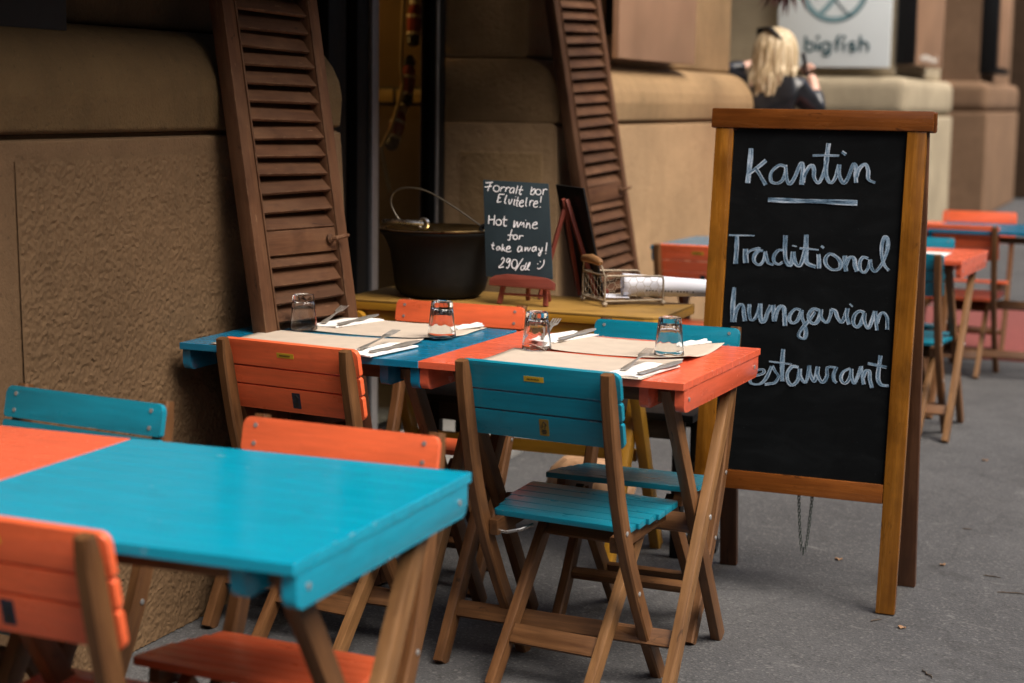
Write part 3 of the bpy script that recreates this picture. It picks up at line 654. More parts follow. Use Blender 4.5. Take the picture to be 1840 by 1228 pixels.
chair('teal', .345, -.875, 173, 'blue folding chair facing us against the rough wall at the left edge')
chair('orange', .812, -1.485, -3, 'orange folding chair at lower left with its back to us, before the bare turquoise table')
chair('orange', .50, 3.20, -4, 'distant orange folding chair between the leaning shutter and the chalkboard')
chair('teal', 1.235, 3.33, -4, 'distant blue folding chair, nearer of the two blue seats right of the chalkboard')
chair('teal', 1.155, 3.95, 177, 'distant blue folding chair facing us across the far coral table')
chair('orange', 1.265, 5.02, -2, 'distant orange folding chair with its back to us beside the red mat')
chair('orange', 1.235, 5.95, 180, 'farthest orange folding chair facing us behind the last blue table')

# ---------------------------------------------------------------- folding tables
SX, SY, TZ = .630, .5885, .718
def make_table(kind):
    c = M[kind]; root = empty('folding_table'); n = 10; p = SY/n
    mb = MB()
    for i in range(n): mb.box((0, -SY/2+p*(i+.5), TZ-.008), (SX, p-.0016, .016), .0007, 1)
    mb.build('tabletop', c, root)
    for xx in (-.3025, .3025, -.216, .216):
        ln = SY/2-.012 if abs(xx) > .25 else SY/2-.03
        poly = rounded_rect(-ln, ln, -.050, 0, .016, .002, 5)
        MB().prism(poly, (xx+.0105, 0, TZ-.0166), (0, 1, 0), (0, 0, 1), .021, .0022).build('batten', c, root)
    for s in (-1, 1):
        for yy in (-.25, .25): MB().tube([(s*.3135, yy, TZ-.04), (s*.3145, yy, TZ-.04)], .005, 10).build('screw_head', M['screw'], root)
    for s in (-1, 1):
        MB().bar((s*.249, -.205, TZ-.022), (s*.249, .238, .0015), .024, .040, (0, 1, 0)).build('leg', M['leg'], root)
        MB().bar((s*.277, .205, TZ-.022), (s*.277, -.238, .0015), .024, .040, (0, 1, 0)).build('leg', M['leg_lit' if s > 0 else 'leg'], root)  # lit tone on the right-hand leg, stain on the left
    MB().bar((-.237, .03, .335), (.237, .03, .335), .016, .045, (0, .55, .83)).build('stretcher', M['leg'], root)
    MB().bar((-.265, -.165, .115), (.265, -.165, .115), .016, .040, (0, .55, .83)).build('stretcher', M['leg'], root)
    MB().bar((-.237, -.19, .672), (.237, -.19, .672), .020, .030).build('stretcher', M['leg'], root)
    for s in (-1, 1): MB().tube([(s*.288, .01, .36), (s*.2905, .01, .36), (s*.2915, .01, .36)], [.007, .0065, .003], 12).build('bolt', M['screw'], root)
    return root
tprotos = {}
GT = 'folding tables set in pairs along the wall'
def table(kind, frx, fry, rot, label):
    if kind in tprotos: c = copy_tree(tprotos[kind])
    else: c = tprotos[kind] = make_table(kind)
    v = Matrix.Rotation(rot, 2) @ Vector((-SX/2, SY/2)); c.location = (frx+v.x, fry+v.y, 0); c.rotation_euler = (0, 0, rot); return tag(c, label, 'table', GT)
table('orange_top', 1.309, 0.0, -.041, 'coral folding table with glasses beside the big chalkboard')
table('blue_top', .683, .022, -.012, 'blue folding table with glasses, its end against the rough wall')
table('blue_top_lit', 1.245, -1.561, .0094, 'bare turquoise folding table in the foreground')
table('orange_top', .611, -1.568, .0094, 'bare coral folding table at the left edge of the picture')
table('orange_top', 1.487, 3.207, -.06, 'far coral folding table just right of the chalkboard')
table('blue_top', .855, 3.245, -.06, 'far blue folding table behind the chalkboard near the wall')
table('blue_top', 1.75, 4.88, -.03, 'blue folding table at the right edge, farthest along the pavement')
table('orange_top', 1.115, 4.90, -.03, 'coral folding table half hidden behind the farthest chairs')

# ---------------------------------------------------------------- place settings
def sheet(poly_c, sx, sy, rz, z, amp, curl, seed, n=22):
    vs, fs = [], []; cr, sr = math.cos(rz), math.sin(rz)
    for i in range(n+1):
        for j in range(n+1):
            a, b = (i/n-.5)*sx, (j/n-.5)*sy
            h = z+.0012+amp*(.5+.5*noise.noise(Vector((a*7+seed, b*7, seed))))*(.3+1.4*abs(i/n-.5)*abs(j/n-.5)*4)
            for (ci, cj, k) in curl:
                dd = max(0, 1-math.hypot((i/n-ci)*sx, (j/n-cj)*sy)/.13); h += k*dd*dd
            vs.append((poly_c[0]+cr*a-sr*b, poly_c[1]+sr*a+cr*b, h))
    for i in range(n):
        for j in range(n): q = i*(n+1)+j; fs.append((q, q+n+1, q+n+2, q+1))
    mb = MB(); mb.add(vs, fs); return mb
GP = 'kraft paper placemats on the set table'
for c, sx, sy, rz, curl, sd, lab in (
    ((.355, .165), .43, .275, -.01, ((1, 1, .006),), 1., 'kraft paper placemat at the front of the blue table, before the orange chair'),
    ((.40, .470), .42, .268, .0, ((1, 0, .010), (0, 0, .004)), 2., 'kraft paper placemat at the back of the blue table'),
    ((1.015, .140), .42, .275, -.05, ((1, 1, .005),), 3., 'kraft paper placemat at the front of the coral table, before the blue chair'),
    ((1.040, .435), .41, .265, -.045, ((1, 0, .012), (0, 0, .010), (1, 1, .008)), 4., 'kraft paper placemat with curled corner at the back of the coral table')):
    o = sheet(c, sx, sy, rz, TZ, .004, curl, sd).build('placemat', M['kraft'], None, 60); tag(o, lab, 'placemat', GP)
    o.modifiers.new('thickness', 'SOLIDIFY').thickness = .0006

def glass_proto():
    # upside-down tumbler: rim on the table, thick base on top, flutes round the base half
    H = .088; mb = MB(); n = 60
    def fl(th, z):
        k = min(1, max(0, (z-.030)/.015))*min(1, max(0, (.084-z)/.004)); return 1-.085*k*(abs(math.sin(th*4.5))**.6*-1+1)
    outer = [(.0345, 0), (.0352, .0015), (.0345, .012), (.0325, .028), (.0318, .034), (.0305, .050), (.0285, .070), (.0272, .082), (.0262, .0865), (.024, H), (.012, H-.0012), (0, H-.0015)]
    inner = [(0, .0715), (.012, .0715), (.0235, .0705), (.0258, .066), (.0275, .050), (.0300, .030), (.0325, .012), (.0334, .001)]
    mb.lathe(inner+outer, n=n, rfun=lambda th, z: fl(th, z)); return mb
gl0 = glass_proto().build('drinking_glass', M['glass'], None, 30)
GG = 'upturned glasses on the set table'
for i, (x, y, lab) in enumerate(((.222, .335, 'upturned glass nearest the wall on the blue table'), (.588, .368, 'upturned glass at the back of the blue table near the coral joint'),
                                 (.868, .288, 'upturned glass on the left of the coral table, above the blue chair'), (1.176, .340, 'upturned glass nearest the big chalkboard on the coral table'))):
    o = gl0 if i == 0 else gl0.copy()
    if i: col.objects.link(o)
    o.location = (x, y, TZ+.0065); o.rotation_euler = (0, 0, i*.5); tag(o, lab, 'glass', GG)

for x, y, lab in ((.52, 3.45, 'far glass on the blue table left of the chalkboard'), (1.17, 3.40, 'far glass on the coral table right of the chalkboard')):
    o = gl0.copy(); col.objects.link(o); o.location = (x, y, TZ+.0015); tag(o, lab, 'glass', 'glasses on the far tables')
o = sheet((1.20, 3.42), .40, .27, -.06, TZ, .004, ((1, 0, .01),), 9.).build('placemat', M['napkin'], None, 60); tag(o, 'white placemat on the far coral table', 'placemat', GP)
def flat_utensil(outline, prof):
    """outline: list of (y, half width); prof(y) -> z centre"""
    vs, fs = [], []
    for y, hw in outline:
        z = prof(y)
        for sx, dz in ((-1, 0), (-.5, .0012), (.5, .0012), (1, 0), (.5, -.0012), (-.5, -.0012)): vs.append((sx*hw, y, z+dz))
    m = len(outline)
    for i in range(m-1):
        for k in range(6): fs.append((i*6+k, i*6+(k+1) % 6, i*6+6+(k+1) % 6, i*6+6+k))
    fs.append(tuple(range(5, -1, -1))); fs.append(tuple(range((m-1)*6, m*6)))
    mb = MB(); mb.add(vs, fs); return mb
def fz(y): return .003+.010*max(0, (y-.10)/.05)**1.3*(y < .16)+(.010*1.27-.000 if y >= .16 else 0)
mb = flat_utensil([(0, .004), (.004, .0085), (.03, .0075), (.07, .0045), (.105, .0035), (.118, .005), (.13, .0105), (.142, .0115)], lambda y: .003+.10*max(0, y-.09)**1.5)
for k in range(4):
    xx = -.0093+.0062*k
    mb.sweep([(xx, yy, .003+.10*max(0, yy-.09)**1.5-.12*max(0, yy-.16)**1.3*0) for yy in (.140, .155, .17, .186)], .0034, .0016, (1, 0, 0), .0004)
fork0 = mb.build('fork', M['cutlery'], None, 40)
knife0 = flat_utensil([(0, .004), (.006, .0075), (.05, .0065), (.095, .005), (.10, .0065), (.12, .0095), (.17, .0095), (.195, .007), (.208, .002)], lambda y: .003).build('knife', M['cutlery'], None, 40)
def napkin_mesh(sx, sy, seed):
    vs, fs = [], []; n = 14
    for layer in (0, 1):
        for i in range(n+1):
            for j in range(n+1):
                a, b = i/n, j/n; hh = .0006 if layer == 0 else .006+.004*noise.noise(Vector((a*3+seed, b*4, seed)))
                e = min(1, 5*min(a, 1-a, b, 1-b)); vs.append(((a-.5)*sx, (b-.5)*sy+.006*math.sin(a*5+seed), .0006+(hh-.0006)*(.55+.45*e)))
    for L in (0, 1):
        for i in range(n):
            for j in range(n):
                q = L*(n+1)**2+i*(n+1)+j; f = (q, q+n+1, q+n+2, q+1); fs.append(f if L else f[::-1])
    N = (n+1)**2
    edge = [(i, 0) for i in range(n)]+[(n, j) for j in range(n)]+[(n-i, n) for i in range(n)]+[(0, n-j) for j in range(n)]
    ids = [i*(n+1)+j for i, j in edge]
    for k in range(len(ids)): a, b = ids[k], ids[(k+1) % len(ids)]; fs.append((a, b, b+N, a+N))
    mb = MB(); mb.add(vs, fs); return mb
first = True
for i, (nx, ny, nr, nsx, nsy, fx, fy, fr, kx, ky, kr, where) in enumerate((
    (.545, .118, -8, .085, .20, .520, .055, -2, .560, .030, -8, 'at the front right of the blue table'),
    (.255, .510, -14, .085, .19, .228, .43, 10, .275, .42, -3, 'at the back left of the blue table, beside the first glass'),
    (.850, .520, -16, .085, .19, .828, .44, 10, .872, .43, -6, 'at the back left of the coral table, behind the glass'),
    (1.185, .108, -10, .085, .20, 1.160, .045, -1, 1.205, .012, -10, 'at the front right of the coral table'))):
    o = napkin_mesh(nsx, nsy, i*3.7).build('napkin', M['napkin'], None, 40); o.location = (nx, ny, TZ+.003); o.rotation_euler = (0, 0, R(nr)); tag(o, 'folded white napkin '+where, 'napkin', 'napkins with cutlery')
    f = fork0 if i == 0 else fork0.copy(); k = knife0 if i == 0 else knife0.copy()
    if i: col.objects.link(f); col.objects.link(k)
    f.location = (fx, fy, TZ+.010); f.rotation_euler = (R(6), 0, R(fr)); k.location = (kx, ky, TZ+.0095); k.rotation_euler = (R(.5), R(12), R(kr))
    tag(f, 'steel fork '+where, 'fork', 'forks on napkins'); tag(k, 'steel knife '+where, 'knife', 'knives on napkins')
for x, y, r, lab in ((.575, .578, 20, 'small folded white napkin at the back edge of the blue table'), (1.178, .560, 15, 'small folded white napkin at the back edge of the coral table')):
    o = napkin_mesh(.04, .075, x).build('napkin', M['napkin'], None, 40); o.location = (x, y-.01, TZ+.006); o.rotation_euler = (R(4), 0, R(r-60)); tag(o, lab, 'napkin', 'napkins with cutlery')

# ---------------------------------------------------------------- A-frame chalkboard
sa = Vector((1.08, .903, 0)); u = Vector((.541, -.011, 0)).normalized(); nf = Vector((u.y, -u.x, 0)); nf = -nf if nf.y > 0 else nf
lean = math.atan2(.145, 1.285); vv = Vector((0, 0, 1))*math.cos(lean)-nf*math.sin(lean)
board = empty('chalkboard_stand', (1.36, 1.05, 0), 0, 'tall wooden chalkboard stand with kantin and Traditional hungarian restaurant in chalk', 'chalkboard')
def bp(mb, nm, mt, par=None, ang=35):
    ob = mb.build(nm, M[mt], par or board, ang)
    if not par: ob.matrix_parent_inverse = Matrix.Translation((-1.36, -1.05, 0))
    return ob
def L2(a, b, off=0.): return sa+u*a+vv*b+vv.cross(u)*-1*0+nf2*off
nf2 = u.cross(vv)      # towards the viewer
W0 = .556
for a in (.0245, W0-.0245): bp(MB().bar(L2(a, .003, -.011), L2(a, 1.246, -.011), .049, .022, nf2, .003), 'front_stile', 'sign_wood')
bp(MB().bar(L2(-.012, 1.272, -.010), L2(W0+.016, 1.272, -.010), .052, .026, nf2, .004), 'top_rail', 'sign_red')
bp(MB().bar(L2(.050, .311, -.011), L2(W0-.050, .311, -.011), .050, .022, nf2, .003), 'bottom_rail', 'sign_red')
pan = bp(MB().prism([(.047, .33), (W0-.047, .33), (W0-.047, 1.249), (.047, 1.249)], L2(0, 0, -.009), u, vv, .006), 'writing_panel', 'slate')
# rear frame
lean2 = math.atan2(-.16, 1.285); sb = Vector((1.096, 1.212, 0)); v3 = Vector((0, 0, 1))*math.cos(lean)+nf*math.sin(lean); n3 = u.cross(v3)
def L3(a, b, off=0.): return sb+u*a+v3*b+n3*off
for a in (.0245, W0-.03): bp(MB().bar(L3(a, .003, .011), L3(a, 1.246, .011), .049, .022, n3, .003), 'rear_stile', 'sign_dark')
bp(MB().bar(L3(-.012, 1.270, .008), L3(W0+.012, 1.270, .008), .052, .024, n3, .004), 'rear_top_rail', 'sign_red')
bp(MB().prism([(.047, .33), (W0-.052, .33), (W0-.052, 1.246), (.047, 1.246)], L3(0, 0, .016), u, v3, .006), 'rear_panel', 'slate')
bp(MB().bar(L3(.050, .311, .011), L3(W0-.055, .311, .011), .050, .022, n3, .003), 'rear_rail', 'sign_dark')
mb = MB()
for k in (0, 1):
    A = L2(.286+.036*k, .290, -.014)
    for i in range(19):
        t = i/18; x = (.018*(1-t)**.5 if t < 1 else 0)*(1 if k == 0 else -1)
        p = L2(.304-x, 0, 0); c = Vector((p.x, A.y, .283-.155*t)); q = [(.0030, 0, .0062), (.0030, 0, -.0062), (-.0030, 0, -.0062), (-.0030, 0, .0062)] if i % 2 else [(0, .0030, .0062), (0, .0030, -.0062), (0, -.0030, -.0062), (0, -.0030, .0062)]
        mb.tube([c+Vector(z) for z in q], .0013, 5, True)
bp(mb, 'chain', 'chain')

def spline(pts, k=8):
    if len(pts) < 3: 
        a, b = Vector(pts[0]), Vector(pts[1]); return [a.lerp(b, i/6) for i in range(7)]
    P = [Vector(p) for p in pts]; P = [P[0]*2-P[1]]+P+[P[-1]*2-P[-2]]; out = []
    for i in range(1, len(P)-2):
        for j in range(k):
            t = j/k; a, b, c, d = P[i-1:i+3]; out.append(.5*((2*b)+(c-a)*t+(2*a-5*b+4*c-d)*t*t+(3*b-a-3*c+d)*t**3))
    out.append(P[-2]); return out
def ribbon(mb, pts, wd, org, u_, v_, n_, h0):
    S = spline(pts); vs, fs, gs = [], [], []; d = random.random()*5
    for i, p in enumerate(S):
        t = (S[min(i+1, len(S)-1)]-S[max(i-1, 0)]).normalized(); q = Vector((-t.y, t.x))
        if i: d += (p-S[i-1]).length
        wd_ = wd*(.66+.38*abs(t.y)) if .008 < wd < .0125 else wd
        ww = wd_*(1+.30*noise.noise(Vector((d*28, wd*99, h0*900)))-.12*abs(t.x))
        for s in (-1, -.5, 0, .5, 1):
            c = p+q*(ww/2*s); vs.append(org+u_*c.x+v_*c.y+n_*(h0+i*2e-6)); gs.append((d, s, 0))
    for i in range(len(S)-1):
        for k in range(4): fs.append((i*5+k, i*5+k+1, i*5+k+6, i*5+k+5))
    mb.add(vs, fs, gs)
BIG=[
(0.0122,[(0.0987,1.1933),(0.0986,1.1726),(0.0974,1.1389),(0.0954,1.1012)]),
(0.0111,[(0.1411,1.1626),(0.1233,1.1464),(0.0971,1.1255)]),
(0.01,[(0.1145,1.1406),(0.1271,1.1241),(0.1444,1.0978)]),
(0.0102,[(0.1916,1.1488),(0.1779,1.1507),(0.1606,1.1363),(0.1559,1.1206),(0.1603,1.1062),(0.1764,1.1033),(0.1895,1.1127),(0.1954,1.1329),(0.1946,1.1518)]),
(0.0102,[(0.1946,1.1525),(0.1978,1.1307),(0.2012,1.1131),(0.2094,1.1022),(0.2207,1.1192),(0.2313,1.1473),(0.2373,1.1581),(0.2416,1.1454),(0.2417,1.1254),(0.2406,1.1014)]),
(0.0102,[(0.2436,1.1077),(0.2472,1.1278),(0.2571,1.148),(0.2658,1.1527),(0.271,1.1418),(0.2721,1.1241),(0.2798,1.11),(0.2865,1.1087),(0.2944,1.1248),(0.3006,1.1493),(0.3039,1.167)]),
(0.0111,[(0.3052,1.2115),(0.3029,1.1824),(0.302,1.1515),(0.3049,1.1274),(0.3131,1.1111),(0.3209,1.1102),(0.3289,1.1237),(0.3343,1.1437),(0.3367,1.1569)]),
(0.0067,[(0.2652,1.1786),(0.2952,1.18),(0.3348,1.1797)]),
(0.0102,[(0.3371,1.1569),(0.3368,1.1393),(0.3412,1.1219),(0.352,1.109),(0.363,1.127),(0.3702,1.1513),(0.3751,1.1602),(0.3807,1.1516),(0.3813,1.1319),(0.3834,1.1112)]),
(0.0102,[(0.3416,1.1904),(0.3522,1.1833)]),
(0.0102,[(0.3833,1.1254),(0.3881,1.1452),(0.3983,1.1576),(0.4058,1.1589),(0.4127,1.1438),(0.4134,1.1263),(0.4188,1.1178),(0.4329,1.1128)]),
(0.0137,[(0.1538,1.0588),(0.2247,1.0587),(0.292,1.0596),(0.3586,1.0592),(0.3905,1.059)]),
(0.0127,[(0.0753,0.9603),(0.0768,0.9289),(0.0765,0.885)]),
(0.0041,[(0.0535,0.9608),(0.088,0.9616),(0.1235,0.9624)]),
(0.0127,[(0.1014,0.9262),(0.1026,0.9069),(0.1048,0.889)]),
(0.0071,[(0.1046,0.9096),(0.1143,0.9217),(0.1323,0.9284),(0.1423,0.9281)]),
(0.0101,[(0.1497,0.9234),(0.1354,0.9214),(0.1263,0.9081),(0.1281,0.8928),(0.1417,0.8858),(0.1526,0.8991),(0.1557,0.9198)]),
(0.0091,[(0.1555,0.9223),(0.1601,0.9046),(0.1661,0.8921),(0.18,0.8877)]),
(0.0096,[(0.2034,0.9277),(0.19,0.926),(0.1793,0.9107),(0.1816,0.8955),(0.1937,0.8897),(0.2042,0.8961)]),
(0.0117,[(0.2068,0.9669),(0.2076,0.935),(0.2107,0.9071),(0.2182,0.8922),(0.2248,0.89),(0.2291,0.903),(0.2303,0.9247)]),
(0.0111,[(0.2308,0.9247),(0.2341,0.9058),(0.2415,0.8914),(0.2506,0.8893),(0.2572,0.9069),(0.2601,0.9299)]),
(0.0041,[(0.2261,0.941),(0.2383,0.939)]),
(0.0117,[(0.262,0.9711),(0.2629,0.9377),(0.2649,0.9073),(0.2721,0.895),(0.2926,0.8879)]),
(0.0051,[(0.2464,0.9343),(0.2695,0.9342),(0.297,0.9327)]),
(0.0111,[(0.2972,0.9216),(0.2997,0.904),(0.3012,0.8848)]),
(0.0066,[(0.3029,0.9438),(0.3107,0.9379)]),
(0.0101,[(0.3419,0.9192),(0.3264,0.9235),(0.3164,0.9099),(0.3207,0.8937),(0.3367,0.8831),(0.3542,0.8866),(0.3574,0.8993),(0.3499,0.9128),(0.3353,0.9234)]),
(0.0106,[(0.3666,0.9212),(0.3685,0.8999),(0.3728,0.8807)]),
(0.0111,[(0.37,0.8962),(0.3764,0.9134),(0.3862,0.9184),(0.3929,0.9112),(0.3952,0.8962),(0.4016,0.8822)]),
(0.0096,[(0.4281,0.9167),(0.4149,0.9193),(0.407,0.9069),(0.4096,0.8869),(0.42,0.88),(0.4292,0.893),(0.4333,0.9132)]),
(0.0091,[(0.4332,0.9144),(0.4365,0.8958),(0.4472,0.8839),(0.4611,0.8996),(0.4707,0.9225),(0.4758,0.9477),(0.4739,0.9688),(0.4661,0.9742),(0.4606,0.952),(0.4624,0.9246),(0.4709,0.9013),(0.4829,0.8883)]),
(0.0117,[(0.0771,0.8223),(0.0764,0.7804),(0.0779,0.7293)]),
(0.0111,[(0.0831,0.7304),(0.0865,0.7603),(0.096,0.7769),(0.1041,0.7743),(0.1081,0.7539),(0.1123,0.7341)]),
(0.0096,[(0.1215,0.78),(0.1219,0.7574),(0.1275,0.7397),(0.1367,0.7408),(0.1449,0.7562),(0.1503,0.781)]),
(0.0117,[(0.151,0.7836),(0.1519,0.7567),(0.1574,0.7364),(0.1656,0.7395),(0.1721,0.7605),(0.1813,0.7795)]),
(0.0117,[(0.1859,0.7818),(0.189,0.7615),(0.1916,0.7386)]),
(0.0117,[(0.1922,0.7412),(0.1966,0.7658),(0.2061,0.7792),(0.2155,0.7747),(0.2185,0.7531),(0.2211,0.729)]),
(0.0096,[(0.2609,0.7724),(0.2465,0.7748),(0.2345,0.7618),(0.2316,0.7463),(0.2413,0.7372),(0.2536,0.7452),(0.2619,0.7686)]),
(0.0096,[(0.2626,0.7732),(0.2647,0.7535),(0.2723,0.7362),(0.2774,0.7162),(0.2754,0.7007),(0.267,0.6989),(0.2588,0.706),(0.2654,0.723),(0.2796,0.7417),(0.289,0.755),(0.2982,0.7708)]),
(0.0101,[(0.3094,0.7753),(0.2926,0.7776),(0.2813,0.7622),(0.2858,0.7447),(0.3002,0.74),(0.3107,0.7564),(0.3137,0.7769)]),
(0.0096,[(0.3136,0.7781),(0.3157,0.7567),(0.3306,0.7445),(0.3384,0.7607),(0.3415,0.7798)]),
(0.0101,[(0.3396,0.7805),(0.3514,0.7754),(0.358,0.7594),(0.3697,0.7475),(0.3775,0.7631),(0.3826,0.7811)]),
(0.0101,[(0.3824,0.7849),(0.382,0.7634),(0.3894,0.7432)]),
(0.0041,[(0.3874,0.797),(0.3959,0.7895)]),
(0.0101,[(0.4282,0.7759),(0.4142,0.7795),(0.4017,0.7672),(0.4005,0.747),(0.4107,0.7376),(0.4211,0.7508),(0.4276,0.7738)]),
(0.0096,[(0.4275,0.7751),(0.4289,0.7538),(0.4395,0.737),(0.4481,0.7576),(0.454,0.7817)]),
(0.0101,[(0.4552,0.7818),(0.458,0.7582),(0.4622,0.7329)]),
(0.0106,[(0.461,0.7509),(0.467,0.7725),(0.4765,0.7794),(0.486,0.7675),(0.4877,0.7526),(0.4883,0.7364)]),
(0.009,[(0.0922,0.6016),(0.0979,0.5826),(0.103,0.5612)]),
(0.0086,[(0.0996,0.5755),(0.1071,0.5943),(0.1204,0.5989)]),
(0.009,[(0.1323,0.5882),(0.1567,0.5932),(0.1722,0.6009),(0.1679,0.6097),(0.1487,0.6023),(0.1363,0.5832),(0.1409,0.5702),(0.1631,0.5703),(0.1792,0.5865),(0.1923,0.6188)]),
(0.009,[(0.1942,0.6209),(0.2024,0.6075),(0.2125,0.5939),(0.2043,0.5776),(0.1899,0.5729),(0.1766,0.5704)]),
(0.0109,[(0.2204,0.667),(0.2201,0.6353),(0.2215,0.6066),(0.2238,0.5822)]),
(0.0043,[(0.1849,0.632),(0.2155,0.6301),(0.2463,0.6288)]),
(0.01,[(0.2646,0.6223),(0.2476,0.6229),(0.2359,0.6053),(0.2385,0.5839),(0.2508,0.574),(0.2644,0.5883),(0.2685,0.6185)]),
(0.009,[(0.2685,0.6185),(0.271,0.5983),(0.2841,0.5838),(0.2902,0.5998),(0.292,0.6274)]),
(0.01,[(0.2919,0.6291),(0.2944,0.6097),(0.3071,0.5887),(0.3121,0.6039),(0.3149,0.6267)]),
(0.0095,[(0.3153,0.6279),(0.3155,0.6065),(0.3295,0.5874),(0.3403,0.6037),(0.339,0.6238),(0.3458,0.629),(0.3589,0.6288)]),
(0.0095,[(0.3643,0.6311),(0.3578,0.6098),(0.3599,0.5957),(0.367,0.5891)]),
(0.009,[(0.4004,0.6291),(0.3844,0.6208),(0.3775,0.6065),(0.3807,0.5937),(0.39,0.5897),(0.3997,0.6035),(0.4035,0.6251)]),
(0.009,[(0.4033,0.6286),(0.4053,0.6086),(0.4123,0.5915),(0.4205,0.6098),(0.427,0.6363)]),
(0.009,[(0.4281,0.6375),(0.4319,0.6154),(0.4376,0.5906)]),
(0.0095,[(0.4352,0.6086),(0.4406,0.6255),(0.45,0.625),(0.4525,0.6052),(0.4594,0.5834)]),
(0.0105,[(0.4757,0.6685),(0.4745,0.6445),(0.4727,0.6185),(0.4755,0.6011),(0.4849,0.5925),(0.5023,0.5922)]),
(0.0071,[(0.4445,0.6458),(0.4676,0.6428),(0.4939,0.6389)])]
